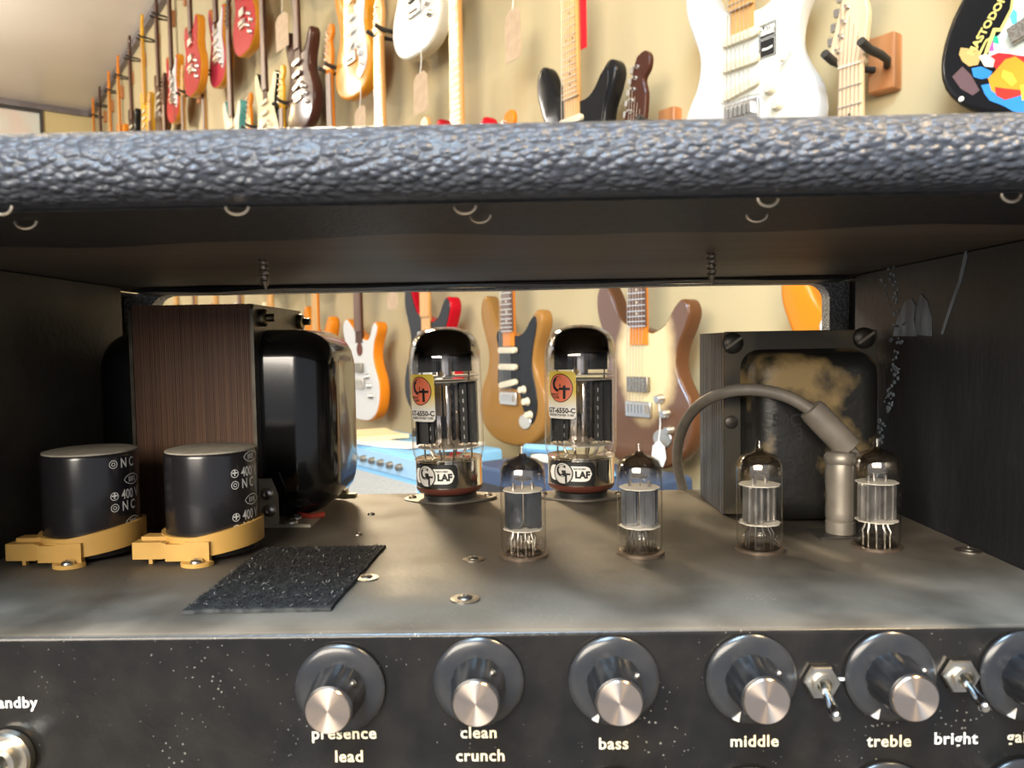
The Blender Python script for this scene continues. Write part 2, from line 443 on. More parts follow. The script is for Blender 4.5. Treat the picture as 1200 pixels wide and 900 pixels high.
XL, XR, ZU = -.245, .203, .039          # inner faces and underside
YB = .514
cab = thing('amplifier_cabinet', 'black grained vinyl amplifier head cabinet open at the front', 'amplifier', (0, .35, -.186))
oc = Vector((0, -.35, .186))            # camera-frame coordinates into the cabinet's own
def cabb(mb, name, m, parent=None, smooth=35):
    mb.v = [(x, y - .35, z + .186) for x, y, z in mb.v] if parent is None else mb.v
    return mb.build(name, m, cab if parent is None else parent, smooth=smooth)
# top board: bare underside, and the vinyl that wraps top, rounded front edge and a strip of the underside
cabb(MB().box(XL - .018, XR + .018, .202, YB, ZU + .0008, ZU + .017), 'top_board', M_brown, smooth=None)
prof = []
for k in range(25):
    a = R(90 + 180 * k / 24); prof.append((.202 + .0092 * math.cos(a), .0480 + .0092 * math.sin(a)))
NX = 120; rings = []
for i in range(NX + 1):
    x = XL - .018 + (XR - XL + .036) * i / NX
    ye = .268 + .004 * math.sin(x * 31) + .003 * math.sin(x * 77 + 1) + (.012 if x < -.06 else 0) * max(0, min(1, (-.06 - x) * 20)) * .5
    outer = [(x, YB, .0572), (x, .36, .0572)] + [(x, y, z) for y, z in prof] + [(x, .225, .0388), (x, .25, .0386), (x, ye, .0388)]
    inner = [(x, ye, .0396), (x, .25, .0396), (x, .225, .0396)] + [(x, .202 + (y - .202) * .9, .048 + (z - .048) * .9) for y, z in prof[::-1]] + [(x, .36, .0563), (x, YB, .0563)]
    rings.append(outer + inner)
cabb(MB().loft(rings), 'vinyl_covering', M_tolex, smooth=60)
# underside turnover is dull: a thin strip just below the covering
rings = []
for i in range(NX + 1):
    x = XL + (XR - XL) * i / NX
    ye = .266 + .004 * math.sin(x * 31) + .003 * math.sin(x * 77 + 1) + (.012 if x < -.06 else 0) * max(0, min(1, (-.06 - x) * 20)) * .5
    rings.append([(x, .2065, .0388), (x, .2065, .0380), (x, ye, .0380), (x, ye, .0388)])
cabb(MB().loft(rings), 'vinyl_turnover', M_wrap, smooth=None)
def side(x0, x1, sgn, m):
    # inner face runs to y = .475, then a rebate for the back panel
    y0, y1, yr = .194, YB, .475
    if sgn > 0: poly = [(x0, y0), (x1, y0), (x1, y1), (x0 + .007, y1), (x0 + .007, yr), (x0, yr)]
    else: poly = [(x0, y0), (x1, y0), (x1, .466), (x1 - .016, .466), (x1 - .016, y1), (x0, y1)]
    n = len(poly); mb = MB()
    pts = [(x, y, -.170) for x, y in poly] + [(x, y, ZU) for x, y in poly]
    mb.add(pts, [tuple(range(n)), tuple(range(2 * n - 1, n - 1, -1))] + [(i, i + n, (i + 1) % n + n, (i + 1) % n) for i in range(n)])
    return cabb(mb, 'side_panel', m, smooth=None)
# right wall: scraped, bluish grey paint where worn
def scraped():
    m = mat('scraped_black_paint', (.010, .011, .013), .5, col2=(.028, .031, .036), scale=18, lo=.5, hi=.75, bump=.4, bscale=260, stretch=(1, 1, .35))
    return m
side(XL - .019, XL, -1, M_paintL); side(XR, XR + .019, 1, scraped())
cabb(MB().box(XL - .019, XR + .019, .194, YB, -.186, -.170), 'bottom_board', M_paintL, smooth=None)
# back panel: a frame with a round-cornered cut-out
ox0, ox1, oz = -.243, .1965, .0366
poly = [(XL - .015, -.168), (XL - .015, ZU - .0012), (XR + .006, ZU - .0012), (XR + .006, -.168), (ox1, -.168)]
for k in range(7): a = R(90 * k / 6); poly.append((ox1 - .010 + .010 * math.cos(a), oz - .010 + .010 * math.sin(a)))
for x in (.12, .05, -.02, -.10): poly.append((x, oz + .0006 * math.sin(x * 60)))
for k in range(7): a = R(90 + 90 * k / 6); poly.append((ox0 + .012 + .012 * math.cos(a), oz - .012 + .012 * math.sin(a)))
poly.append((ox0, -.168))
cabb(MB().prism(poly, .498, .511), 'back_panel', M_tolex2, smooth=30)
# dark turned-over vinyl fold hanging at the back edge of the top
rings = []
for i in range(61):
    x = XL + .002 + (XR - XL - .004) * i / 60
    d = .0012 + .0006 * math.sin(x * 45) + .0022 * math.exp(-((x + .19) / .03) ** 2)
    rings.append([(x, .476, ZU), (x, .476, ZU - d), (x, .4955, ZU - d - .0006), (x, .4955, ZU)])
cabb(MB().loft(rings), 'rear_vinyl_fold', M_wrap, smooth=40)
# paint scrapes on the right side panel
M_scr = mat('bare_scrape', (.26, .31, .36), .6, col2=(.10, .12, .14), scale=120, lo=.35, hi=.7, stretch=(1, 1, .3))
def scrape(pts):
    P = [(lambda d: d * ((XR - .00035) / d.x))(ray(u, v)) for u, v in pts]
    n = len(P); mb = MB(); mb.add([tuple(p) for p in P] + [(XR + .0006, p.y, p.z) for p in P], [tuple(range(n))] + [(i, (i + 1) % n, (i + 1) % n + n, i + n) for i in range(n)])
    return cabb(mb, 'paint_scrape', M_scr, smooth=None)
scrape([(1046, 394), (1052, 372), (1060, 354), (1068, 350), (1073, 358), (1070, 375), (1074, 394)])
scrape([(1072, 392), (1074, 360), (1079, 344), (1086, 352), (1091, 372), (1091, 394)])
for i in range(120):
    v0 = random.uniform(300, 560); u0 = 1040 + 12 * math.sin(v0 * .02) + random.gauss(0, 6) * (1 if v0 < 400 else .6); r_ = random.uniform(.7, 2.6)
    scrape([(u0 + r_ * random.uniform(.4, 1) * math.cos(k), v0 + r_ * 1.5 * random.uniform(.4, 1) * math.sin(k)) for k in (0, 1, 2, 3, 4, 5.2)])
scrape([(1131, 292), (1133, 300), (1126, 330), (1112, 368), (1104, 392), (1102, 391), (1110, 366), (1123, 328)])
# staples and screw tips in the underside
st = MB(); st.tube([(.0029 * math.cos(R(180 + 180 * k / 10)), 0, .0021 * math.sin(R(180 + 180 * k / 10)) + .0002) for k in range(11)], .00042, 6)
st_me = st.mesh('staple', 40)
for u, v in ((30, 260), (3, 243), (278, 243), (545, 242), (563, 253), (900, 233), (887, 252), (1185, 228)):
    p = pz(u, v, .0378); o = link('staple', st_me, M_brassy, cab, p + oc); o.rotation_euler = (0, 0, random.uniform(-.2, .2))
sw = MB()
sw.lathe([(.0002, -.014), (.0012, -.0115)] + [(.0016, -.0100 + k * .0004) for k in range(26)], 12, fn=lambda r, z, a: r * (1 + .35 * (math.sin(a + z * 2800) > .3)))
sw_me = sw.mesh('screw_tip', 40)
for u, v in ((308, 303), (833, 296)):
    p = pz(u, v, ZU + .001); o = link('screw_tip', sw_me, mat('dark_screw', (.26, .22, .17), .4, .8), cab, p + oc); o.rotation_euler = (R(4), R(-3), 0)

# speaker cabinet that carries the head
sp = thing('speaker_cabinet', 'black speaker cabinet underneath the amplifier head', 'speaker cabinet', (-.021, .37, FLOOR))
hh = Z0 - .186
slab(rrect(-.30, .30, 0, hh, .012), -.17, .17, .006).build('box', M_wrap, sp)
MB().box(-.27, .27, -.174, -.169, .04, hh - .04).build('grille_cloth', mat('grille_weave', (.03, .03, .03), .9, col2=(.08, .08, .08), scale=900), sp, smooth=None)

# ------------------------------------------------------------------ chassis
ZC = -.095; YF = .2515; YK = .4955
M_chas = mat('dusty_black_chassis', (.008, .0075, .007), .22, col2=(.016, .014, .012), scale=50, lo=.4, hi=.7, bump=.12, bscale=350,
             dust=(.19, .165, .13), dust_amt=.95, spec=.4, speck=True)
ch = thing('amplifier_chassis', 'dusty black steel amplifier chassis with white lettered control panel', 'amplifier chassis', (0, .35, -.170))
co = Vector((0, -.35, .170))
def chb(mb, name, m, smooth=35, parent=None):
    if parent is None: mb.v = [(x, y - .35, z + .170) for x, y, z in mb.v]
    return mb.build(name, m, ch if parent is None else parent, smooth=smooth)
pr = [(YK, -.170), (YF, -.170)]
for k in range(9):
    a = R(180 - 90 * k / 8); pr.append((YF + .0022 + .0022 * math.cos(a), ZC - .0022 + .0022 * math.sin(a)))
pr += [(YK - .001, ZC), (YK, ZC - .001)]
rings = [[(x, y, z) for y, z in pr] for x in (XL + .0006, -.1, 0, .1, XR - .0006)]
chb(MB().loft(rings), 'chassis_box', M_chas, smooth=50)
M_print = mat('cream_print', (.78, .70, .50), .5)
M_printw = mat('white_print', (.85, .85, .78), .5)
def panel_text(s, u, v, hpx, mm_=None):
    p = py(u, v, YF - .0002); size = hpx / F * YF * 1.0
    return text_flat(s, size, p.x, p.y - .35, p.z + .170, mm_ or M_print, ch, bold=size * .018, spacing=1.08)
for s, u, v in (('presence', 403, 860), ('lead', 409, 887), ('clean', 561, 859), ('crunch', 563, 886), ('bass', 719, 872), ('middle', 884, 869), ('treble', 1042, 869), ('gain', 1197, 864)):
    panel_text(s, u, v, 20)
panel_text('bright', 1120, 866, 20, M_printw); panel_text('standby', 13, 824, 19, M_printw)
# printed tie line between the switch and the treble knob
p = py(985, 796, YF - .0002); chb(MB().box(p.x - .004, p.x + .003, p.y, p.y + .0003, p.z - .0005, p.z + .0005), 'printed_line', M_printw, None)

# knobs
M_knob = mat('black_knob_plastic', (.012, .013, .015), .28, col2=(.03, .03, .032), scale=120, lo=.45, hi=.7, spec=.5)
M_skirt = mat('smoky_knob_skirt', (.020, .021, .024), .22, col2=(.035, .034, .033), scale=60, lo=.4, hi=.7)
M_cap = mat('spun_aluminium', (.74, .62, .52), .30, 1., aniso='Y')
M_white = mat('white_paint_mark', (.62, .60, .55), .5)
MY = Matrix.Rotation(R(90), 4, 'X')          # lathe axis z -> -y (towards us)
kn = MB()
def flute(r, z, a):
    return r * (1 - .045 * (1 if (a * 9 / math.pi) % 2 < .55 else 0)) if .0025 < z < .0150 else r
kn.lathe([(.0092, .0016), (.0090, .0026), (.0084, .008), (.0079, .0148), (.0077, .0158), (.0070, .0162)], 72, MY, fn=flute)
kn_me = kn.mesh('knob', 40)
sk = MB(); sk.lathe([(.0150, 0), (.0150, .0008), (.0144, .0014), (.0130, .0019), (.0095, .0024)], 56, MY); sk_me = sk.mesh('skirt', 35)
cp = MB(); cp.lathe([(.0072, .0155), (.0072, .0166), (.0069, .0170), (.0002, .0170)], 56, MY); cp_me = cp.mesh('cap', 30)
pt_ = MB(); pt_.prism([(-.0009, -.0143), (.0013, -.0143), (.0004, -.0108)], -.0026, -.0012); pt_me = pt_.mesh('pointer', None)
ss = MB(); ss.lathe([(.0011, 0), (.0011, .0009), (.0007, .0010), (.0006, .0004)], 12); ss_me = ss.mesh('set_screw', 30)
for u, v, ang in ((399, 806, -26), (561, 798, -6), (719, 797, -28), (880, 795, -24), (1043, 792, -25), (1201, 791, -24), (1040, 944, -20), (1200, 940, -20), (880, 950, -20), (719, 952, 20)):
    p = py(u, v, YF - .001)
    k = link('knob', kn_me, M_knob, ch, p + co); k.rotation_euler = (0, R(-ang * .6), 0)
    link('skirt', sk_me, M_skirt, k); link('cap', cp_me, M_cap, k)
    o = link('pointer', pt_me, M_white, k); o.rotation_euler = (0, R(-ang * .4), 0)
    o = link('set_screw', ss_me, M_dull, k, (.0045, -.009, .0068)); o.rotation_euler = (R(0), R(34), 0)
# mini toggles and the standby toggle
def toggle(u, v, sc, du, dv, hexed=True, name='toggle_switch'):
    p = py(u, v, YF - .0005)
    n = MB(); n.lathe([(.0050 * sc, 0), (.0054 * sc, .0006 * sc), (.0054 * sc, .0020 * sc), (.0050 * sc, .0026 * sc), (.0034 * sc, .0027 * sc), (.0034 * sc, .0040 * sc), (.0024 * sc, .0042 * sc), (.0022 * sc, .0018 * sc)], 36, MY,
                       fn=lambda r, z, a: r * 1.12 * math.cos(math.pi / 6) / math.cos((a % (math.pi / 3)) - math.pi / 6) if hexed and r > .0045 * sc else r)
    t = n.build(name, mat('nickel', (.66, .62, .54), .28, 1., col2=(.5, .46, .38), scale=150), ch, p + co, 30)
    l = MB(); q = Vector((du, -.0150 * sc, dv)); L_ = [q * k for k in (0, .25, .5, .75, .92, 1)]
    l.tube(L_, [.0012 * sc, .0014 * sc, .0016 * sc, .0019 * sc, .0020 * sc, .0012 * sc], 14)
    l.build('lever', mat('polished_lever', (.72, .76, .82), .14, 1.), t, (0, -.0012, 0), 40)
toggle(961, 797, 1.0, -.0010, -.0050); toggle(1123, 790, 1.0, -.0004, -.0040); toggle(12, 884, 1.7, -.004, -.002, False)
# screws in the deck
def screw_head(r, h):
    m = MB(); m.lathe([(r * 1.0, 0), (r, h * .4), (r * .8, h * .8), (r * .35, h), (r * .34, h * .6)], 20); return m
sc_me = screw_head(.0026, .0016).mesh('screw', 40)
ws = MB(); ws.lathe([(.0048, 0), (.0048, .0006), (.003, .0007)], 24); ws_me = ws.mesh('washer', 30)
for u, v, r in ((555, 656, 1), (545, 703, 1.15), (420, 627, .8), (435, 603, .8), (430, 678, 1), (1135, 646, 1.1), (640, 668, .01)):
    if r < .1: continue
    p = pz(u, v, ZC); o = link('screw', sc_me, M_dull, ch, p + co); o.scale = (r, r, r)
    if r >= 1: link('washer', ws_me, M_dull, o)
# hook and loop patch
q = [pz(213, 720, ZC), pz(388, 717, ZC), pz(452, 642, ZC), pz(308, 645, ZC)]
qc = sum(q, Vector()) / 4
vp = thing('hook_and_loop_patch', 'black fuzzy hook-and-loop patch stuck on the chassis deck', 'fabric patch', qc)
bs = MB(); ql = [a - qc for a in q]; n = 4
def bil(a, b): return ql[0] * (1 - a) * (1 - b) + ql[1] * a * (1 - b) + ql[2] * a * b + ql[3] * (1 - a) * b
edge = [bil(i / 12, 0) for i in range(12)] + [bil(1, i / 12) for i in range(12)] + [bil(1 - i / 12, 1) for i in range(12)] + [bil(0, 1 - i / 12) for i in range(12)]
edge = [e * (1 + random.uniform(-.012, .012)) for e in edge]; n = len(edge)
bs.add([(e.x, e.y, .0002) for e in edge] + [(e.x * .99, e.y * .99, .0014) for e in edge], [tuple(range(n - 1, -1, -1)), tuple(range(n, 2 * n))] + [(i, (i + 1) % n, (i + 1) % n + n, i + n) for i in range(n)])
M_vel = mat('black_fuzz', (.014, .014, .014), .95)
bs.build('backing', mat('black_woven_backing', (.015, .015, .014), .9, col2=(.05, .048, .042), scale=250), vp, smooth=None)
fz = MB()
for i in range(9000):
    a, b = random.random(), random.random(); p = bil(.012 + a * .976, .012 + b * .976)
    d = Vector((random.uniform(-1, 1), random.uniform(-1, 1), random.uniform(.25, 1.2))).normalized() * random.uniform(.0008, .0021)
    w = d.cross(Vector((random.random(), random.random(), random.random()))).normalized() * .00016
    p = Vector((p.x, p.y, .0012)); fz.add([p - w, p + w, p + d * .6 + w * .7 + Vector((0, 0, .0002)), p + d], [(0, 1, 2, 3)])
tag(fz.build('pile', M_vel, vp, smooth=None), kind='stuff')
lk = MB()
for i in range(300):
    a, b = random.random(), random.random(); p = bil(a, b); d = Vector((random.uniform(-1, 1), random.uniform(-1, 1), .2)).normalized() * random.uniform(.0006, .0018)
    w = Vector((-d.y, d.x, 0)).normalized() * .00018; p = Vector((p.x, p.y, .0020)); lk.add([p - w, p + w, p + d + w, p + d - w], [(0, 1, 2, 3)])
tag(lk.build('lint', mat('grey_lint', (.22, .21, .2), .9), vp, smooth=None), kind='stuff')

# ------------------------------------------------------------------ power transformer
M_lam = striped('rusty_core_plates', (.095, .038, .018), (.15, .068, .030), 700, .55)
M_bell = mat('gloss_black_bell', (.006, .006, .006), .14, spec=.6, coat=.3, dust=(.12, .11, .09), dust_amt=.35)
M_flange = mat('dark_flange', (.07, .06, .042), .35, .3, col2=(.15, .13, .09), scale=60, lo=.45, hi=.75)
px0, px1, pyf, pyb, pzt = -.209, -.1455, .408, .500, .0246
PTL = thing('power_transformer', 'large transformer with brown laminated core and glossy black end bells', 'transformer', ((px0 + px1) / 2, (pyf + pyb) / 2, ZC))
pc = Vector((-(px0 + px1) / 2, -(pyf + pyb) / 2, -ZC))
def rel(mb, c): mb.v = [(x + c.x, y + c.y, z + c.z) for x, y, z in mb.v]; return mb
lam = MB(); N_ = 84; w = (px1 - px0) / N_
for i in range(N_):
    j = random.uniform(-.00018, .00018)
    lam.box(px0 + i * w + .00004, px0 + (i + 1) * w - .00004, pyf + j, pyb, ZC + .0005, pzt + random.uniform(-.0001, .0001))
tag(rel(lam, pc).build('lamination_stack', M_lam, PTL, smooth=None), kind='stuff')
def flange_poly(y0, y1, z0, z1, c): return [(y0, z0), (y1, z0), (y1, z1 - c), (y1 - c, z1), (y0 + c * .2, z1), (y0, z1 - c * .2)]
def bell(x0, sgn, depth, y0, y1, z0, z1, r, name, m, c):
    rings = []
    base = rrect(y0, y1, z0, z1, r, 6)
    steps = 7; rr = min(depth, .022)
    rings.append([(x0, a, b) for a, b in base]); rings.append([(x0 + sgn * (depth - rr), a, b) for a, b in base])
    for k in range(1, steps + 1):
        a_ = math.pi / 2 * k / steps
        ins = rr * (1 - math.cos(a_)) * .85
        rings.append([(x0 + sgn * (depth - rr + rr * math.sin(a_)), a, b) for a, b in rrect(y0 + ins, y1 - ins, z0 + ins, z1 - ins, max(.002, r - ins * .4), 6)])
    return rings
for sgn, x0, dep in ((1, px1, .038), (-1, px0, .028)):
    t = .0018
    fp = flange_poly(pyf - .001, pyb + .001, ZC + .003, pzt - .0005, .010); fm = MB(); n = len(fp)
    fm.add([(x0, a, b) for a, b in fp] + [(x0 + sgn * t, a, b) for a, b in fp], [tuple(range(n)), tuple(range(2 * n - 1, n - 1, -1))] + [(i, (i + 1) % n, (i + 1) % n + n, i + n) for i in range(n)])
    fl = rel(fm, pc).build('bell_flange', M_flange, PTL, smooth=None)
    bm_ = MB().loft(bell(x0 + sgn * t, sgn, dep, pyf + .006, pyb - .006, ZC + .0015, pzt - .0135, .016, '', None, 0))
    rel(bm_, pc).build('end_bell', M_bell, PTL, smooth=40)
    b = MB(); b.lathe([(.0048, 0), (.0048, .003), (.0040, .0036), (.0022, .0038), (.0022, .0075), (.0016, .008)], 24, Matrix.Rotation(R(90 * sgn), 4, 'Y'), fn=lambda r, z, a: r * (1 - .07 * abs(math.sin(a * 3)) ** 2) if r > .0035 else r)
    bme = b.mesh('bolt', 35)
    if sgn > 0:
        for yy in (pyf + .010, pyb - .012):
            link('bolt', bme, mat('aged_brass_bolt', (.30, .24, .14), .35, 1., col2=(.12, .1, .07), scale=200), PTL, Vector((x0 + sgn * t, yy, pzt - .0072)) + pc)
# L bracket at the front right corner
p0 = Vector((px1 + .0022, pyf - .0005, ZC))
br = MB()
pl = [(-.002, 0), (.010, 0), (.010, .017), (.0065, .026), (-.002, .026)]
br.add([(p0.x + a, p0.y - .0020, p0.z + b) for a, b in pl] + [(p0.x + a, p0.y, p0.z + b) for a, b in pl], [tuple(range(5)), tuple(range(9, 4, -1))] + [(i, (i + 1) % 5, (i + 1) % 5 + 5, i + 5) for i in range(5)])
br.box(p0.x - .002, p0.x + .028, p0.y - .004, p0.y + .016, ZC, ZC + .0016)
bk = rel(br, pc).build('mounting_bracket', mat('zinc_bracket', (.50, .45, .35), .4, .5), PTL, smooth=None)
bh = screw_head(.0035, .0022); bh_me = bh.mesh('bracket_screw', 40)
for dx, dy, dz, rx in ((.0045, -.0020, .018, 90), (.0055, -.0020, .009, 90), (.016, .010, .0016, 0), (.0165, .000, .0016, 0)):
    o = link('bracket_screw', bh_me, M_steel, bk, p0 + pc + Vector((dx, dy, dz))); o.rotation_euler = (R(rx), 0, 0)
# small solder tag and red wire end under the bell
pw = pz(403, 582, ZC)
so = MB(); so.box(pw.x - .006, pw.x + .008, pw.y - .003, pw.y + .003, ZC, ZC + .0022); so.box(pw.x - .002, pw.x + .002, pw.y - .001, pw.y + .005, ZC + .002, ZC + .005)
rel(so, pc).build('solder_tag', mat('yellowed_tag', (.42, .36, .20), .45), PTL, smooth=None)
pr_ = pz(365, 606, ZC + .002)
rel(MB().tube([(pr_.x - .008, pr_.y + .003, ZC + .0028), (pr_.x, pr_.y, ZC + .0022), (pr_.x + .006, pr_.y + .004, ZC + .0025)], .0016, 8), pc).build('wire_end', mat('red_wire', (.35, .04, .02), .5), PTL)

# ------------------------------------------------------------------ output transformer
OX0, OX1, OYF, OYB, OZT = .1078, .1905, .4175, .474, .0052
OT = thing('output_transformer', 'black output transformer with worn gold-flecked bell facing front', 'transformer', ((OX0 + OX1) / 2, (OYF + OYB) / 2, ZC))
ocn = Vector((-(OX0 + OX1) / 2, -(OYF + OYB) / 2, -ZC))
M_olam = mat('painted_core_plates', (.035, .038, .045), .45, col2=(.10, .11, .125), scale=30, lo=.45, hi=.75, stretch=(1, 14, .3), bump=.3, bscale=60)
lam = MB(); N_ = 56; w = (OYB - OYF - .003) / N_
for i in range(N_):
    j = random.uniform(-.00015, .00015)
    lam.box(OX0 + j, OX1 + j, OYF + .003 + i * w + .00004, OYF + .003 + (i + 1) * w - .00004, ZC + .0005, OZT)
tag(rel(lam, ocn).build('lamination_stack', M_olam, OT, smooth=None), kind='stuff')
M_oworn = mat('worn_black_gold_bell', (.010, .010, .009), .38, col2=(.26, .18, .075), scale=26, lo=.535, hi=.64, detail=7, bump=.2, bscale=300, rough2=.6)
M_ofl = mat('worn_black_flange', (.03, .026, .018), .4, col2=(.17, .13, .07), scale=16, lo=.42, hi=.68, detail=3)
rel(slab(rrect(OX0, OX1, ZC + .001, OZT + .0004, .0015, 2), OYF, OYF + .003, .0004, 1), ocn).build('bell_flange', M_ofl, OT)
def bell_y(x0, x1, z0, z1, yf, depth, r):
    base = rrect(x0, x1, z0, z1, r, 6); rr = .011; rings = [[(a, yf + .0005, b) for a, b in rrect(x0 - .002, x1 + .002, z0, z1 + .002, r, 6)], [(a, yf - .003, b) for a, b in base], [(a, yf - depth + rr, b) for a, b in base]]
    for k in range(1, 7):
        a_ = math.pi / 2 * k / 6; ins = rr * (1 - math.cos(a_))
        rings.append([(a, yf - depth + rr - rr * math.sin(a_), b) for a, b in rrect(x0 + ins, x1 - ins, z0 + ins, z1 - ins, max(.003, r - ins * .5), 6)])
    return MB().loft(rings)
b_ = rel(bell_y(.1185, .1835, ZC + .001, -.0060, OYF, .024, .010), ocn).build('end_bell', M_oworn, OT, smooth=45)
mb = bell_y(.1185, .1835, ZC + .001, -.0060, 0, .024, .010); mb.v = [(x, OYB - y, z) for x, y, z in mb.v]
rel(mb, ocn).build('end_bell', M_bell, OT, smooth=45)
oscr = MB(); oscr.lathe([(.0058, 0), (.0056, .0018), (.0042, .0030), (.0012, .0033), (.0001, .0032)], 24, MY); os_me = oscr.mesh('corner_screw', 40)
slot = MB(); slot.box(-.005, .005, -.0037, -.0030, -.0007, .0007); sl_me = slot.mesh('slot', None)
M_oscr = mat('blackened_screw', (.05, .045, .038), .4, .7)
for u, v in ((858, 402), (1012, 396)):
    p = py(u, v, OYF); o = link('corner_screw', os_me, M_oscr, OT, p + ocn); s_ = link('slot', sl_me, mat('slot_black', (.16, .14, .11), .5), o); s_.rotation_euler = (0, R(-35), 0)
rv = MB(); rv.lathe([(.0036, 0), (.0034, .0008), (.0022, .0013), (.0001, .0014)], 20, MY)
p = py(857, 495, OYF); rv.build('rivet', M_oscr, OT, p + ocn, 40)
for s, u, v, h_ in (('50C', 922, 493, 20), ('3', 937, 509, 20)):
    p = py(u, v, OYF - .0243); text_flat(s, h_ / F * .4, p.x + ocn.x, p.y + ocn.y, p.z + ocn.z, mat('black_stamp', (.01, .01, .01), .6), OT, bold=.0002)

# ------------------------------------------------------------------ signal cable with plug
M_cable = mat('grey_rubber', (.13, .115, .095), .55, col2=(.16, .14, .115), scale=90, bump=.1)
M_gun = mat('dull_grey_metal', (.27, .24, .20), .42, .5, col2=(.20, .18, .15), scale=60)
bp_ = pz(985, 627, ZC)
cb = thing('plug_cable', 'grey rubber cable with metal plug standing on the deck', 'cable', bp_)
def cl(u, v, y): return py(u, v, y) - bp_
top = cl(985, 541, bp_.y)
MB().lathe([(.0062, .0005), (.0070, .0015), (.0070, .007), (.0066, .0075), (.0071, .009), (.0071, .012), (.0067, .020), (.0072, .026), (.0072, top.z - .003), (.0066, top.z - .0005), (.006, top.z)], 32).build('plug_barrel', M_gun, cb)
MB().lathe([(.0074, top.z - .0005), (.0078, top.z + .0005), (.0078, top.z + .0030), (.0066, top.z + .0048), (.003, top.z + .0056)], 32).build('plug_collar', M_gun, cb)
a, b = cl(996, 527, bp_.y + .001), cl(950, 479, bp_.y + .004)
ax = (b - a)
MB().tube([a - ax * .12, a, a + ax * .04, a + ax * .9, b, b + ax * .03], [.0028, .0030, .0066, .0066, .0060, .0040], 24).build('rubber_boot', M_cable, cb)
pth = [cl(953, 482, .3756), cl(925, 466, .380), cl(895, 458, .385), cl(865, 457, .390), cl(840, 463, .398), cl(818, 476, .418), cl(803, 495, .440), cl(795, 520, .468), cl(794, 545, .492), cl(800, 572, .504), cl(806, 605, .507), cl(808, 640, .507)]
def smooth_path(p, n=6):
    out = []
    for i in range(len(p) - 1):
        p0, p1, p2, p3 = p[max(i - 1, 0)], p[i], p[i + 1], p[min(i + 2, len(p) - 1)]
        for q in range(n):
            t = q / n; out.append(.5 * ((2 * p1) + (p2 - p0) * t + (2 * p0 - 5 * p1 + 4 * p2 - p3) * t * t + (3 * p1 - p0 - 3 * p2 + p3) * t ** 3))
    return out + [p[-1]]
MB().tube(smooth_path(pth), .0031, 16).build('cable_sheath', M_cable, cb)
jb = MB(); jb.prism([(-.014, -.009), (.014, -.009), (.014, .009), (-.014, .009)], 0, .0012, Matrix.Rotation(R(90), 4, 'X')); jb.v = [(x, y, abs(z)) for x, y, z in jb.v]
o = jb.build('jack_plate', mat('black_jack_plate', (.03, .027, .024), .4), ch, bp_ + Vector((.001, 0, 0)) + co, None)

# ------------------------------------------------------------------ filter capacitors in yellow clamps
M_can = mat('black_capacitor_sleeve', (.014, .013, .015), .24, spec=.6, coat=.2)
M_ctop = mat('dusty_grey_top', (.28, .25, .20), .7, col2=(.34, .31, .25), scale=200)
M_yel = mat('yellow_nylon', (.66, .40, .11), .45, col2=(.58, .34, .09), scale=40, spec=.4)
M_pw = mat('silver_white_print', (.70, .70, .68), .4)
def lens_ring(w, h, t, n=16):
    o_ = [(w * math.cos(2 * math.pi * k / n) * (1 if True else 1), h * math.sin(2 * math.pi * k / n) * abs(math.sin(2 * math.pi * k / n)) ** .4) for k in range(n)]
    i_ = [(x * (1 - t / w), z * (1 - t / h)) for x, z in o_]
    v = [p for a, b in zip(o_, i_) for p in (a, b)]
    return v, [(2 * k, 2 * ((k + 1) % n), 2 * ((k + 1) % n) + 1, 2 * k + 1) for k in range(n)]
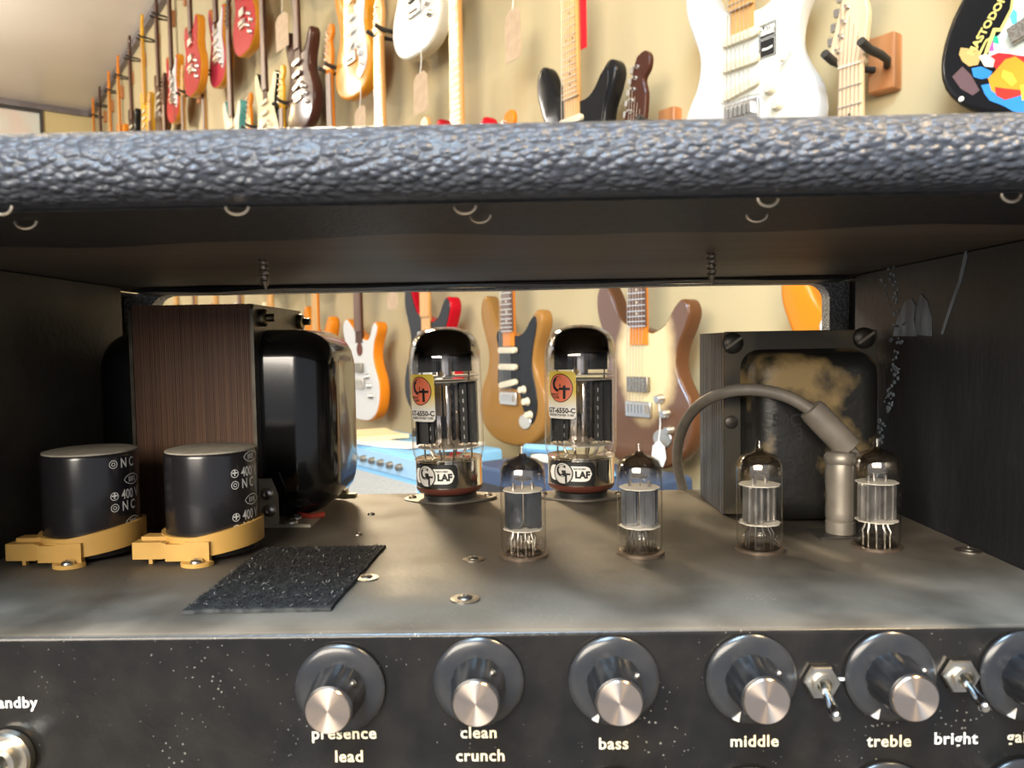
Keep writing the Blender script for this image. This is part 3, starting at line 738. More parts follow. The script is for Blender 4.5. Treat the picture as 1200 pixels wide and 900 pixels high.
def capacitor(u, label, rz, first, txt_off):
    c = py(u, 640, .3565)
    t = thing('filter_capacitor', label, 'capacitor', (c.x, c.y, ZC), 0, 'can capacitors in yellow clamps')
    r = .0207; h = .0492
    can = MB(); can.lathe([(r * .97, .0022), (r, .0035), (r, h - .0022), (r * .985, h - .0008), (r * .95, h)], 56); can.build('can', M_can, t)
    MB().lathe([(r * .975, h - .0010), (r * .97, h + .0002), (r * .85, h + .0008), (.0001, h + .0010)], 48).build('top_disc', M_ctop, t)
    # clamp ring with a gap, rising a little to the right
    ring = []
    for k in range(65):
        a = R(-150 + 348 * k / 64)          # angle from -y, positive to the right
        zl = .0030 + .0028 * max(0, math.sin(a)) ; zh = zl + .0092 + .0012 * max(0, math.sin(a))
        ri, ro = r + .0001, r + .0019
        ring.append([(ri * math.sin(a), -ri * math.cos(a), zl), (ro * math.sin(a), -ro * math.cos(a), zl), (ro * math.sin(a), -ro * math.cos(a), zh), (ri * math.sin(a), -ri * math.cos(a), zh)])
    cl_ = MB().loft(ring)
    y0 = -r - .0005
    # tensioner arms at the front left
    cl_.box(-.0285, -.0150, y0 + .0005, y0 + .0070, 0.0024, 0.0100)
    cl_.box(-.0150, -.0130, y0 - .0002, y0 + .0050, 0.0028, 0.0098)
    cl_.box(-.0130, -.0040, y0 - .0012, y0 + .0040, 0.0018, 0.0094)
    cl_.box(-.0262, -.0112, y0 + .0045, y0 + .0110, 0.0090, 0.0117)
    cl_.box(-.0215, -.0198, y0 + .001, y0 + .003, .0002, .0040)
    # foot at the front
    cl_.box(-.0040, .0070, y0 - .0020, y0 + .0010, .0010, .0105)
    ft = [(.0015 + .0072 * math.cos(R(180 + 180 * k / 10)), y0 - .0012 + .0062 * math.sin(R(180 + 180 * k / 10))) for k in range(11)]; n = len(ft)
    cl_.add([(x, y, .0002) for x, y in ft] + [(x, y, .0020) for x, y in ft], [tuple(range(n)), tuple(range(2 * n - 1, n - 1, -1))] + [(i, (i + 1) % n, (i + 1) % n + n, i + n) for i in range(n)])
    cm = cl_.build('clamp', M_yel, t, smooth=25)
    link('clamp_screw', sc_me, M_steel, cm, (.0022, y0 - .0040, .0020)).scale = (1.1, 1.1, 1.1)
    # printing down the right-hand side
    rad = r + .00012; sz = .0062
    v_, f_ = [], []
    def put(shape, dx, dz):
        k = len(v_); v_.extend((a + dx, b + dz) for a, b in shape[0]); f_.extend(tuple(i + k for i in q) for q in shape[1])
    def narrow(sh): return [(a * .72, b) for a, b in sh[0]], sh[1]
    z = h - .0010 + txt_off
    row = 0
    while z > .009:
        if z < h - .0005:
            put(ring_shape(.0016, .0019, n=20), 0, z); put(text_verts('+', .0052, .0001), 0, z); put(narrow(text_verts('400 V', sz, .0001, 'LEFT')), .0034, z)
        if .012 < z - .0053 < h - .0005:
            put(ring_shape(.0016, .0019, n=20), 0, z - .0053); put(ring_shape(.0006, .0009, n=14), 0, z - .0053); put(narrow(text_verts('N C', sz, .0001, 'LEFT')), .0034, z - .0053)
        zl = z + .0068
        if .012 < zl < h - .003:
            put(lens_ring(.0048, .0026, .0004), .0098, zl)
            for j in range(4): put(([(-.0003, -.0012), (.0003, -.0012), (.0003, .0012), (-.0003, .0012)], [(0, 1, 2, 3)]), .0080 + j * .0012, zl)
        z -= .0200; row += 1
    wrapped((v_, f_), rad, R(38 + rz), 0, M_pw, t, 'printed_ratings')
    return t
capacitor(111, 'black can capacitor in yellow clamp beside the left cabinet wall', 17, True, .0010)
capacitor(251.5, 'black can capacitor in yellow clamp next to the fuzzy patch', 12, False, -.0090)

# ------------------------------------------------------------------ valves
M_glass = thin_glass('valve_glass', (.985, .985, .98), (.68, .68, .66))
M_gbig = thin_glass('valve_glass_large', (.985, .985, .98), (.76, .75, .73))
M_get = getter_mat('dark_mirror_getter', (.22, .19, .16), .0875, .0945, .05, .005)
M_get2 = getter_mat('brown_mirror_getter', (.46, .40, .33), .0335, .0400, .10, .002, .8)
M_plate = mat('grey_plate_metal', (.16, .16, .16), .26, .9, col2=(.10, .10, .10), scale=90)
M_plate2 = mat('silver_plate_metal', (.52, .50, .47), .30, .9, col2=(.36, .34, .32), scale=120)
M_black = mat('carbonised_plate', (.014, .014, .014), .45, .2)
M_chrome = mat('chromed_base', (.78, .74, .68), .08, 1.)
M_mica = mat('mica_spacer', (.62, .58, .50), .35, spec=.5)
M_wire = mat('nickel_wire', (.50, .46, .40), .3, 1.)
M_bake = mat('brown_bakelite', (.10, .030, .020), .35)
M_sock = mat('black_socket', (.012, .012, .012), .4)
M_stk = {k: mat('sticker_' + k, c, .45) for k, c in dict(yellow=(.85, .6, .05), white=(.92, .90, .84), red=(.86, .20, .10), black=(.012, .012, .012), silver=(.62, .60, .56)).items()}
def small_valve(u, v, label, rz, kind):
    p = pz(u, v, ZC); t = thing('preamp_valve', label, 'vacuum tube', p, R(rz), 'small glass valves along the front')
    r = .0102
    prof = [(.0086, .0012), (.0096, .0022), (r, .0050), (r, .0375), (.0100, .0398), (.0090, .0422), (.0070, .0437), (.0045, .0446), (.0026, .0455), (.0019, .0468), (.0017, .0490), (.0015, .0505), (.0009, .0514), (.0001, .0517)]
    MB().lathe(prof, 40).build('glass_envelope', M_glass, t, smooth=60)
    gp = [(rr - .00045, z - .0003) for rr, z in prof if z > .030 and rr > .0018]
    gp = [(r - .00045, .0325)] + [(a, b) for a, b in gp if b > .033]
    MB().lathe(gp, 40, cap=False).build('getter_flash', M_get2, t, smooth=60)
    MB().lathe([(.0088, .0004), (.0088, .0012)], 32).build('glass_base', M_glass, t)
    mc = MB(); mc.lathe([(.0092, .0300), (.0092, .0304)], 24, fn=lambda r, z, a: r * (1 - .06 * (int(a * 8 / math.pi) % 2))); mc.build('mica_spacer', M_mica, t, smooth=None)
    mc = MB(); mc.lathe([(.0092, .0125), (.0092, .0129)], 24, fn=lambda r, z, a: r * (1 - .06 * (int(a * 8 / math.pi) % 2))); mc.build('mica_spacer', M_mica, t, smooth=None)
    m_ = M_plate2 if kind == 'silver' else M_plate
    for sx in (-1, 1):
        pm = MB(); pm.prism(rrect(-.0032, .0032, .0132, .0297, .0006, 2), -.0034, .0034); pm.box(-.0040, .0040, -.0006, .0006, .0132, .0297)
        pm.box(-.0024, -.0014, -.0040, .0040, .0132, .0297); pm.box(.0014, .0024, -.0040, .0040, .0132, .0297)
        pm.v = [(x + sx * .0043, y, z) for x, y, z in pm.v]; pm.build('anode_plate', m_, t, smooth=None)
        ct = MB(); ct.tube([(sx * .0043, 0, .0297), (sx * .0043, 0, .0332)], .0008, 8); ct.build('cathode_tip', M_wire, t)
    ww = MB()
    for k in range(9):
        a = R(20 + 36 * k); x, y = .0058 * math.cos(a), .0058 * math.sin(a)
        ww.tube([(x, y, .0010), (x, y, .0060), (x * 1.06, y * 1.06, .0078), (x * .9, y * .8, .0100), (x * .85, y * .7, .0126)], .00042, 6)
    ww.build('pin_wires', M_wire, t)
    st_ = MB(); st_.lathe([(.0078, .0012), (.0080, .0030), (.0064, .0048), (.003, .0052)], 24); st_.build('pinch_seal', thin_glass('frosted_seal', (.85, .83, .8), (.7, .68, .65), .2) if 'frosted_seal' not in MATS else MATS['frosted_seal'], t)
    gh = MB(); gh.tube([(.0035 * math.cos(2 * math.pi * k / 16), .0035 * math.sin(2 * math.pi * k / 16) - .001, .0352) for k in range(17)], .0005, 6, False); gh.tube([(0, .0025, .0352), (0, .002, .0304)], .0004, 6)
    gh.build('getter_ring', M_wire, t)
    so_ = MB(); so_.lathe([(.0096, 0), (.0108, 0), (.0108, .0012), (.0096, .0012)], 32, fn=lambda r, z, a: r * (1 + .02 * math.sin(a * 9))); so_.build('socket_rim', mat('dull_socket_rim', (.16, .12, .09), .4, .6), t)
    return t
small_valve(614, 651, 'small glass valve in front of the gap between the power tubes', 8, 'dark')
small_valve(750, 648, 'small glass valve in front of the worn cream guitar', -20, 'dark')
small_valve(890, 644, 'small glass valve in front of the output transformer bell', 35, 'silver')
sv = small_valve(1027, 641, 'small glass valve beside the metal cable plug', 10, 'silver')
v_, f_ = text_verts('82', .011, .0003); wrapped((v_, f_), .01035, R(48), .0235, M_black, sv, 'printed_code')

def power_valve(u, v, label, rz, tilt):
    p = pz(u, v, ZC); t = thing('power_valve', label, 'vacuum tube', p, 0, 'large output valves'); t.rotation_euler = (0, R(tilt), 0)
    r = .0224
    prof = [(.0195, .0245), (.0206, .0262), (.0218, .0290), (r, .0335), (r, .0880), (.0220, .0930), (.0205, .0980), (.0178, .1022), (.0138, .1050), (.0080, .1068), (.0030, .1073), (.0001, .1074)]
    MB().lathe(prof, 64).build('glass_envelope', M_gbig, t, smooth=60)
    gp = [(r - .0006, .0740), (r - .0006, .0880)] + [(max(a - .0006, .0001), b - .0006) for a, b in prof if b > .09]
    MB().lathe(gp, 64, cap=False).build('getter_flash', M_get, t, smooth=60)
    # metal collar, bakelite and socket
    MB().lathe([(.0202, .0088), (.0207, .0094), (.0207, .0250), (.0211, .0256), (.0211, .0262), (.0203, .0266)], 64).build('metal_collar', M_chrome, t, smooth=30)
    MB().lathe([(.0001, .0262), (.0200, .0262), (.0200, .0254)], 40).build('base_plug', mat('tan_base_cement', (.20, .12, .075), .6), t)
    MB().lathe([(.0165, .0045), (.0195, .0058), (.0208, .0078), (.0208, .0094), (.0203, .0096)], 56).build('base_skirt', M_bake, t)
    MB().lathe([(.0165, .0012), (.0165, .0040), (.0152, .0052), (.0152, .0060)], 48).build('socket', M_sock, t)
    fl = MB(); pts = [(.0165, .0165 * 0)] 
    fp = []
    for k in range(48):
        a = 2 * math.pi * k / 48; e = abs(math.cos(a)) ** 6; rr_ = .0195 + .0095 * e; fp.append((rr_ * math.cos(a), rr_ * math.sin(a)))
    fl.add([(x, y, .0) for x, y in fp] + [(x, y, .0012) for x, y in fp], [tuple(range(47, -1, -1)), tuple(range(48, 96))] + [(i, (i + 1) % 48, (i + 1) % 48 + 48, i + 48) for i in range(48)])
    fo = fl.build('socket_flange', mat('dark_flange_steel', (.20, .18, .15), .45, .7), t, smooth=None)
    for sx in (-1, 1): link('flange_screw', sc_me, mat('dark_screw', (.12, .1, .08), .4, .8), fo, (sx * .0238, 0, .0012))
    # inside: two finned black anodes, bright centre sleeve, mica, top getter boxes
    for z in (.0765, .0735):
        MB().lathe([(.0205, z), (.0205, z + .0005)], 40, fn=lambda r, z, a: r * (1 - .05 * (int(a * 7 / math.pi) % 2))).build('mica_spacer', M_mica, t, smooth=None)
    MB().lathe([(.0190, .0330), (.0190, .0335)], 40).build('mica_spacer', M_mica, t, smooth=None)
    for sx, m_ in ((-1, M_black), (1, M_plate)):
        pm = MB(); a0 = .0062 * sx; a1 = .0185 * sx
        pm.prism([(min(a0, a1), .0350), (max(a0, a1), .0350), (max(a0, a1), .0730), (min(a0, a1), .0730)], -.0022, .0022)
        pm.prism([(min(a1 - .0004, a1 + .0004), .0350), (max(a1 - .0004, a1 + .0004), .0350), (a1 + .0004, .0730), (a1 - .0004, .0730)], -.0075, .0075)
        pm.prism(rrect(-.0009 + .0122 * sx, .0009 + .0122 * sx, .0350, .0730, .0004, 1), -.0062, .0062)
        an = pm.build('anode_plate', M_black, t, smooth=None)
        for k in range(6):
            sl = MB(); sl.box(.0105 * sx - .0003, .0105 * sx + .0003, -.00245, -.0021, .0375 + k * .0056, .0400 + k * .0056); sl.build('rivet_slot', M_plate2, an, smooth=None)
    MB().lathe([(.0078, .0345), (.0080, .0350), (.0080, .0728), (.0078, .0734)], 60, fn=lambda r, z, a: r * (1 + .14 * math.cos(a * 5 + .6))).build('anode_sleeve', mat('bright_anode', (.80, .72, .66), .14, 1.), t, smooth=50)
    for sx in (-1, 1):
        MB().box(.0055 * sx - .0003, .0165 * sx if sx > 0 else -.0052, -.003, .003, .0795, .0905).build('getter_box', M_black, t, smooth=None) if sx > 0 else MB().box(-.0165, -.0052, -.003, .003, .0795, .0905).build('getter_box', M_black, t, smooth=None)
    MB().lathe([(.0058, .0770), (.0058, .0960), (.0054, .0964)], 32).build('top_sleeve', mat('bright_anode', (.6, .5, .5), .16, 1.), t, smooth=40)
    ww = MB()
    for k in range(8):
        a = R(22 + 45 * k); x, y = .0115 * math.cos(a), .0095 * math.sin(a)
        ww.tube([(x * .75, y * .7, .0262), (x * .9, y * .9, .0285), (x, y, .0310), (x, y, .0352)], .0007, 6)
    for sx in (-1, 1): ww.tube([(sx * .0146, -.001, .0262), (sx * .0146, -.001, .0795)], .0006, 6)
    ww.build('support_wires', M_wire, t)
    # sticker on the glass
    rad = r + .00015; ph = R(rz); w_, z0, z1 = .0205, .0505, .0790
    def w2(shape, rr, z, m_, name): return wrapped(shape, rr, ph, z, m_, t, name)
    zc = (z0 + z1) / 2; hh_ = (z1 - z0) / 2
    sp_ = rrect(-w_ / 2, w_ / 2, -hh_, hh_, .0018, 4)
    g = w2(strip_shape(sp_, 16), rad, zc, None, 'glass_label')
    # label paper runs from yellow at the top to white at the bottom
    m_ = MATS.get('label_paper')
    if m_ is None:
        m_ = bpy.data.materials.new('label_paper'); m_.use_nodes = True; N = m_.node_tree.nodes; L = m_.node_tree.links
        tc = N.new('ShaderNodeTexCoord'); sx_ = N.new('ShaderNodeSeparateXYZ'); L.new(tc.outputs['Object'], sx_.inputs[0])
        rg = N.new('ShaderNodeMapRange'); rg.inputs['From Min'].default_value = .0575; rg.inputs['From Max'].default_value = .0665; L.new(sx_.outputs['Z'], rg.inputs['Value'])
        mx = N.new('ShaderNodeMix'); mx.data_type = 'RGBA'; mx.inputs['A'].default_value = (.88, .85, .78, 1); mx.inputs['B'].default_value = (.86, .62, .06, 1)
        L.new(rg.outputs[0], mx.inputs['Factor']); L.new(mx.outputs['Result'], N['Principled BSDF'].inputs['Base Color']); N['Principled BSDF'].inputs['Roughness'].default_value = .45
        MATS['label_paper'] = m_
    g.data.materials.clear(); g.data.materials.append(m_)
    def sub(shape, rr, z, m2, name): return wrapped(shape, rr, ph, z, m2, g, name)
    zc2 = .0690; cr = .0086
    sub(strip_shape(disc_poly(cr, .98), 16), rad + .00008, zc2, M_stk['red'], 'emblem_disc')
    sub(ring_shape(cr - .0004, cr + .0001, .98, 40), rad + .00014, zc2, M_stk['black'], 'emblem_ring')
    sub(text_verts('G', .0135, .00025), rad + .00016, zc2 + .0018, M_stk['black'], 'emblem_letter').location = (-.0012 * math.cos(ph), -.0012 * math.sin(ph), 0)
    sub(strip_shape([(-.0008, .0013), (.0066, .0013), (.0066, .0028), (-.0008, .0028)], 8), rad + .0002, zc2 - .0025, M_stk['black'], 'emblem_letter')
    sub(strip_shape([(.0020, -.0060), (.0038, -.0060), (.0038, .0020), (.0020, .0020)], 4), rad + .0002, zc2 - .0005, M_stk['black'], 'emblem_letter')
    sub(text_verts('GROOVE', .0019, .00004), rad + .00016, zc2 - .0040, M_stk['black'], 'emblem_lettering').location = (-.0032 * math.cos(ph), -.0032 * math.sin(ph), 0)
    sub(text_verts('TUBES', .0019, .00004), rad + .00016, zc2 - .0058, M_stk['black'], 'emblem_lettering').location = (-.0026 * math.cos(ph), -.0026 * math.sin(ph), 0)
    sub(text_verts('GT-6550-C', .0042, .00014), rad + .00016, .0553, M_stk['black'], 'model_lettering')
    sub(text_verts('HIGHER POWER TUBE', .0018, .00004), rad + .00016, .0526, M_stk['black'], 'model_lettering')
    # sticker on the collar
    rc = .0207 + .00012; pb = R(rz * .62 - 2)
    bw = .0330
    g2 = wrapped(strip_shape(rrect(-bw / 2, bw / 2, -.0072, .0072, .003, 4), 22), rc, pb, .0172, M_stk['black'], t, 'collar_label')
    wrapped(strip_shape(rrect(-bw / 2 + .001, bw / 2 - .0022, -.0046, .0046, .0044, 6), 22), rc + .0001, pb, .0172, M_stk['white'], g2, 'label_field')
    cx = -.0040
    def onc(shape, dr, dz, m2, dx=0): return wrapped(([(a + cx + dx, b) for a, b in shape[0]], shape[1]), rc + dr, pb, .0172 + dz, m2, g2, 'label_emblem')
    onc(strip_shape(disc_poly(.0069), 16), .0002, 0, M_stk['silver']); onc(ring_shape(.0062, .0070, 1, 36), .00028, 0, M_stk['black'])
    onc(text_verts('G', .0100, .0003), .0003, .0012, M_stk['black'], -.0012)
    onc(strip_shape([(-.0006, -.0004), (.0052, -.0004), (.0052, .0008), (-.0006, .0008)], 8), .00034, -.0005, M_stk['black'])
    onc(strip_shape([(.0016, -.0052), (.0030, -.0052), (.0030, .0004), (.0016, .0004)], 4), .00034, -.0004, M_stk['black'])
    wrapped(([(a + .0085, b) for a, b in text_verts('LAF', .0056, .0003)[0]], text_verts('LAF', .0056, .0003)[1]), rc + .00022, pb, .0165, M_stk['black'], g2, 'label_lettering')
    wrapped(([(a + .0068, b) for a, b in text_verts('MATCHED', .0016, .00005)[0]], text_verts('MATCHED', .0016, .00005)[1]), rc + .00022, pb, .0202, M_stk['black'], g2, 'label_lettering')
    return t
power_valve(528, 584, 'large glass power valve with label turned left, beside the big transformer', -38, -1.2)
power_valve(681, 581, 'large glass power valve with label facing forward, in front of the cream guitar', -37, .4)

# ------------------------------------------------------------------ guitars on the wall
STRAT = catmull([(0, 0), (.070, .006), (.128, .040), (.158, .100), (.154, .160), (.126, .210), (.112, .250), (.119, .295), (.139, .335), (.150, .370), (.141, .397), (.122, .402), (.100, .382), (.076, .348), (.045, .332), (.030, .332), (-.030, .350), (-.056, .362), (-.077, .392), (-.096, .432), (-.115, .456), (-.135, .452), (-.148, .424), (-.146, .380), (-.128, .330), (-.111, .280), (-.118, .228), (-.146, .178), (-.162, .122), (-.156, .072), (-.120, .030), (-.065, .007)], 3)
TELE = catmull([(0, 0), (.075, .006), (.132, .040), (.158, .100), (.152, .160), (.125, .210), (.113, .250), (.124, .300), (.146, .335), (.150, .362), (.132, .376), (.108, .362), (.090, .330), (.066, .312), (.030, .318), (-.030, .345), (-.070, .372), (-.115, .396), (-.145, .380), (-.150, .345), (-.130, .300), (-.113, .255), (-.124, .208), (-.150, .160), (-.160, .105), (-.138, .045), (-.080, .008)], 3)
SEMI = catmull([(0, 0), (.080, .006), (.150, .045), (.178, .110), (.172, .170), (.138, .225), (.128, .265), (.142, .320), (.148, .365), (.135, .400), (.108, .415), (.080, .395), (.055, .365), (.030, .355), (-.030, .355), (-.055, .365), (-.080, .395), (-.108, .415), (-.135, .400), (-.148, .365), (-.142, .320), (-.128, .265), (-.138, .225), (-.172, .170), (-.178, .110), (-.150, .045), (-.080, .006)], 3)
SG_PG = catmull([(.100, .372), (.118, .385), (.128, .375), (.126, .345), (.112, .300), (.104, .250), (.112, .205), (.122, .170), (.126, .120), (.110, .080), (.085, .075), (.060, .120), (.038, .170), (-.045, .172), (-.058, .200), (-.050, .280), (-.062, .330), (-.048, .350), (-.030, .345), (.030, .330), (.062, .335), (.084, .352)], 3)
TL_PG = catmull([(.115, .350), (.130, .352), (.132, .330), (.106, .270), (.104, .220), (.075, .190), (-.010, .190), (-.075, .200), (-.085, .250), (-.075, .310), (-.045, .335), (.030, .318), (.070, .318), (.095, .335)], 3)
HEAD = catmull([(-.021, 0), (-.031, .020), (-.042, .032), (-.038, .055), (-.006, .165), (.010, .184), (.030, .186), (.042, .168), (.037, .142), (.022, .122), (.029, .090), (.026, .050), (.022, .020), (.021, 0)], 3)
HEADS = catmull([(-.021, 0), (-.034, .025), (-.040, .060), (-.036, .130), (-.030, .165), (-.010, .158), (0, .150), (.010, .158), (.030, .165), (.036, .130), (.040, .060), (.034, .025), (.021, 0)], 3)
CACHE = {}
def cached(key, fn, smooth=40):
    if key not in CACHE: CACHE[key] = fn().mesh(key[0] if isinstance(key, tuple) else key, smooth)
    return CACHE[key]
def neck_mb():
    mb = MB(); rings = []
    for z, w in ((.300, .028), (.345, .0278), (.55, .0245), (.790, .0212), (.802, .0212)):
        rings.append([(w * math.cos(R(a)), -.026 + .019 * math.sin(R(a)), z) for a in range(0, 181, 20)])
    return mb.loft(rings)
def board_mb():
    mb = MB(); rings = []
    for z, w in ((.345, .0278), (.55, .0245), (.800, .0212)):
        rings.append([(-w, -.0262, z), (-w * .97, -.0312, z), (0, -.0322, z), (w * .97, -.0312, z), (w, -.0262, z)])
    return mb.loft(rings)
def fret_mb(): return MB().box(-1, 1, -.0336, -.0312, -.0011, .0011)
def nut_mb(): return MB().box(-.0212, .0212, -.0350, -.0262, .800, .804)
def dots_mb():
    mb = MB()
    def zz(k): return .800 - .648 * (1 - 2 ** (-k / 12))
    for k in (3, 5, 7, 9, 15, 17, 19):
        z = (zz(k) + zz(k - 1)) / 2; mb.lathe([(.003, 0), (.003, .0004)], 10, Matrix.Translation((0, -.0324, z)) @ MY)
    for x in (-.012, .012):
        z = (zz(12) + zz(11)) / 2; mb.lathe([(.003, 0), (.003, .0004)], 10, Matrix.Translation((x, -.0320, z)) @ MY)
    return mb
def strings_mb():
    mb = MB()
    for k in range(6):
        t = k / 5 - .5
        mb.tube([(t * .052, -.041, .152), (t * .036, -.0362, .803), (t * .036 + .004 * k / 5, -.030, .84 + .02 * (5 - k) / 1.2)], .0005 + .00018 * (5 - k) / 5, 5)
    return mb
def tuner_mb():
    mb = MB()
    mb.lathe([(.005, 0), (.005, .002), (.003, .002), (.003, .011)], 12, Matrix.Translation((.010, -.0265, 0)) @ MY)
    mb.tube([(.004, -.016, 0), (-.012, -.016, .002)], [.0035, .003], 8)
    mb.box(-.022, -.012, -.020, -.012, -.006, .008)
    return mb
def tuners2_mb():
    mb = MB()
    for sx in (-1, 1):
        for k in range(3):
            z = .84 + k * .036; x = sx * .027
            mb.lathe([(.005, 0), (.005, .002), (.003, .002), (.003, .010)], 10, Matrix.Translation((x, -.0265, z)) @ MY)
            mb.box(min(x, x + sx * .032), max(x, x + sx * .032), -.019, -.013, z - .005, z + .005)
    return mb
def pickup_mb(tilt=0):
    mb = slab(rrect(-.042, .042, -.009, .009, .0085, 4), -.033, -.022, .0015, 1)
    for k in range(6): mb.lathe([(.0024, 0), (.0024, .001)], 8, Matrix.Translation((-.026 + k * .0104, -.033, 0)) @ MY)
    return mb
def humb_mb():
    mb = slab(rrect(-.034, .034, -.018, .018, .003, 2), -.034, -.022, .0015, 1); return mb
def bridge_mb():
    mb = slab(rrect(-.040, .040, .125, .163, .003, 2), -.032, -.022, .001, 1)
    for k in range(6): mb.box(-.031 + k * .0105, -.0225 + k * .0105, -.040, -.031, .136, .156)
    return mb
def gknob_mb():
    mb = MB(); mb.lathe([(.0125, 0), (.0125, .002), (.0100, .005), (.0090, .016), (.008, .017)], 20, MY); return mb
def jack_mb(): return slab([(x + .070, z + .078) for x, z in [(.016 * math.cos(R(a)) * 1 + .012 * math.cos(R(a)), .022 * math.sin(R(a))) for a in range(0, 360, 20)]], -.026, -.022, .0015, 1)
def hanger_mb(what):
    mb = MB()
    if what == 'block': return slab(rrect(-.025, .025, .775, .880, .004, 2), .070, .099, .003, 1)
    sx = -1 if what == 'l' else 1
    mb.tube([(sx * .012, .070, .818), (sx * .028, .040, .818), (sx * .033, .006, .819), (sx * .033, -.030, .820), (sx * .033, -.056, .828)], [.006, .0065, .0075, .0078, .0078], 12)
    return mb

GC = dict(white=(.56, .56, .55), black=(.010, .010, .011), cream=(.74, .62, .38), red=(.40, .005, .014), gold=(.27, .135, .035), butter=(.60, .24, .018), brown=(.06, .022, .014), darkbrown=(.05, .028, .02),
          orange=(.60, .19, .012), blue=(.10, .32, .60), yellow=(.64, .34, .022), natural=(.62, .36, .13), burst=(.10, .042, .018), pink=(.46, .03, .06), teal=(.1, .32, .3), ivory=(.62, .56, .42), mint=(.58, .59, .53), tort=(.10, .022, .012))
def gm(c, rough=.2):
    return mat('lacquer_' + c, GC[c], rough, coat=0, spec=.18)
M_maple = mat('maple', (.56, .31, .105), .35, col2=(.48, .25, .08), scale=30, stretch=(1, 1, .1))
M_pale = mat('pale_maple', (.66, .48, .31), .4, col2=(.60, .43, .27), scale=30, stretch=(1, 1, .1))
M_rose = mat('rosewood', (.085, .042, .028), .5, col2=(.14, .07, .045), scale=40, stretch=(1, 1, .1))
M_fret = mat('fret_wire', (.72, .70, .66), .25, 1.)
M_ivory = mat('aged_plastic', (.76, .70, .54), .4)
M_str = mat('string_steel', (.62, .6, .56), .3, 1.)
M_black_pl = mat('black_plastic', (.012, .012, .012), .3)
M_hang = mat('black_hanger_foam', (.022, .020, .018), .7)
M_hblk = mat('oiled_wood_block', (.46, .20, .07), .5, col2=(.36, .14, .045), scale=30, stretch=(1, 1, .12))
WOODS = dict(maple=M_maple, rose=M_rose, pale=M_pale, orange=gm('orange'), red=gm('red'), black=gm('black'), yellow=gm('yellow'), brown=gm('brown'))

def guitar(u, v, zb, label, kind='strat', body='white', pg=None, board='rose', neck='maple', head=None, lvl=2, knobs='ivory', rz=0, group=None, edge=None, pk='single', hang=True, hlabel=None, zs=None, name='electric_guitar', hgroup='hangers on the guitar wall', d=0, zsc=1.):
    p = wall(u, v, d)
    t = thing(name, label, 'guitar', (p.x, p.y, zb), ROTW + R(rz), group)
    t.scale = (1 - (1 - zsc) * .4, 1, zsc)
    out = dict(strat=STRAT, tele=TELE, semi=SEMI)[kind]
    bm_ = gm(body) if isinstance(body, str) else body
    if edge:
        link('body', cached(('body', kind, 'e'), lambda: slab(out, -.0205, .0225, .006)), gm(edge), t)
        link('top', cached(('top', kind), lambda: slab(inset(out, .004), -.0222, -.0190, .0015, 1)), bm_, t)
    else: link('body', cached(('body', kind), lambda: slab(out, -.022, .0225, .011)), bm_, t)
    link('neck', cached('neck', neck_mb), WOODS[neck], t)
    link('fretboard', cached('fretboard', board_mb, 30), WOODS[board], t)
    hk = HEADS if kind == 'semi' else HEAD
    link('headstock', cached(('headstock', kind == 'semi'), lambda: slab([(x, z + .802) for x, z in hk], -.0265, -.0115, .002, 1)), WOODS[head] if head else WOODS[neck], t)
    if pg: link('pickguard', cached(('pickguard', kind), lambda: slab(TL_PG if kind == 'tele' else SG_PG, -.0245, -.0215, .0008, 1)), gm(pg, .3), t)
    if kind == 'semi': link('tuners', cached('tuners', tuners2_mb), M_steel, t)
    else:
        for k in range(6): link('tuner', cached('tuner', tuner_mb), M_steel, t, (-.034 + k * .0245 * .235, 0, .835 + k * .0245))
    link('bridge', cached('bridge', bridge_mb), M_steel, t)
    kp = gm(knobs, .4) if knobs in GC else M_steel
    spots = ((.0, .188, -10), (.0, .238, 0), (.0, .288, 0)) if pk == 'single' else ((0, .200, 0), (0, .290, 0)) if pk == 'hum' else ((0, .205, 0),)
    for x, z, a in spots:
        if pk == 'single': o = link('pickup', cached('pickup', pickup_mb), kp, t, (x, -.002, z)); o.rotation_euler = (0, R(a), 0)
        else: link('pickup', cached('humbucker', humb_mb), M_steel if pk == 'hum' else M_dull, t, (x, -.001, z))
    if lvl >= 1:
        for x, z in ((.066, .172), (.082, .138), (.094, .100)) if kind != 'semi' else ((.10, .16), (.13, .12), (.08, .11), (.11, .07)):
            link('control_knob', cached('control_knob', gknob_mb), kp, t, (x, -.0225, z))
    if lvl >= 2:
        link('nut', cached('nut', nut_mb, None), M_ivory, t)
        for k in range(1, 22):
            z = .800 - .648 * (1 - 2 ** (-k / 12)); o = link('fret', cached('fret', fret_mb, None), M_fret, t, (0, 0, z)); o.scale = (.0212 + (.800 - z) / .455 * .0066, 1, 1)
        link('fret_dots', cached('fret_dots', dots_mb, None), M_ivory if board == 'rose' else M_black_pl, t)
        link('strings', cached('strings', strings_mb), M_str, t)
        if kind == 'strat': link('jack_plate', cached('jack', jack_mb), M_steel, t)
    if hang:
        h = thing('guitar_hanger', hlabel or 'black padded hanger prongs holding the ' + ' '.join(label.replace(',', '').split()[:9]), 'guitar hanger', (p.x, p.y, zb), ROTW, hgroup)
        h.scale = (1, 1, zsc)
        link('block', cached('hblock', lambda: hanger_mb('block')), M_hblk, h)
        for w_ in 'lr': link('prong', cached('prong' + w_, lambda: hanger_mb(w_)), M_hang, h)
    return t
NH = 'hangers of the long wall display'
# lower row, seen through the amplifier
g_or = guitar(1006, 331, -.288, 'orange bodied guitar with pale maple neck, mostly hidden behind the right transformer', body='orange', pg='white', board='pale', neck='pale', hlabel='wooden hanger block with black prongs holding the pale maple headstock', zsc=.95)
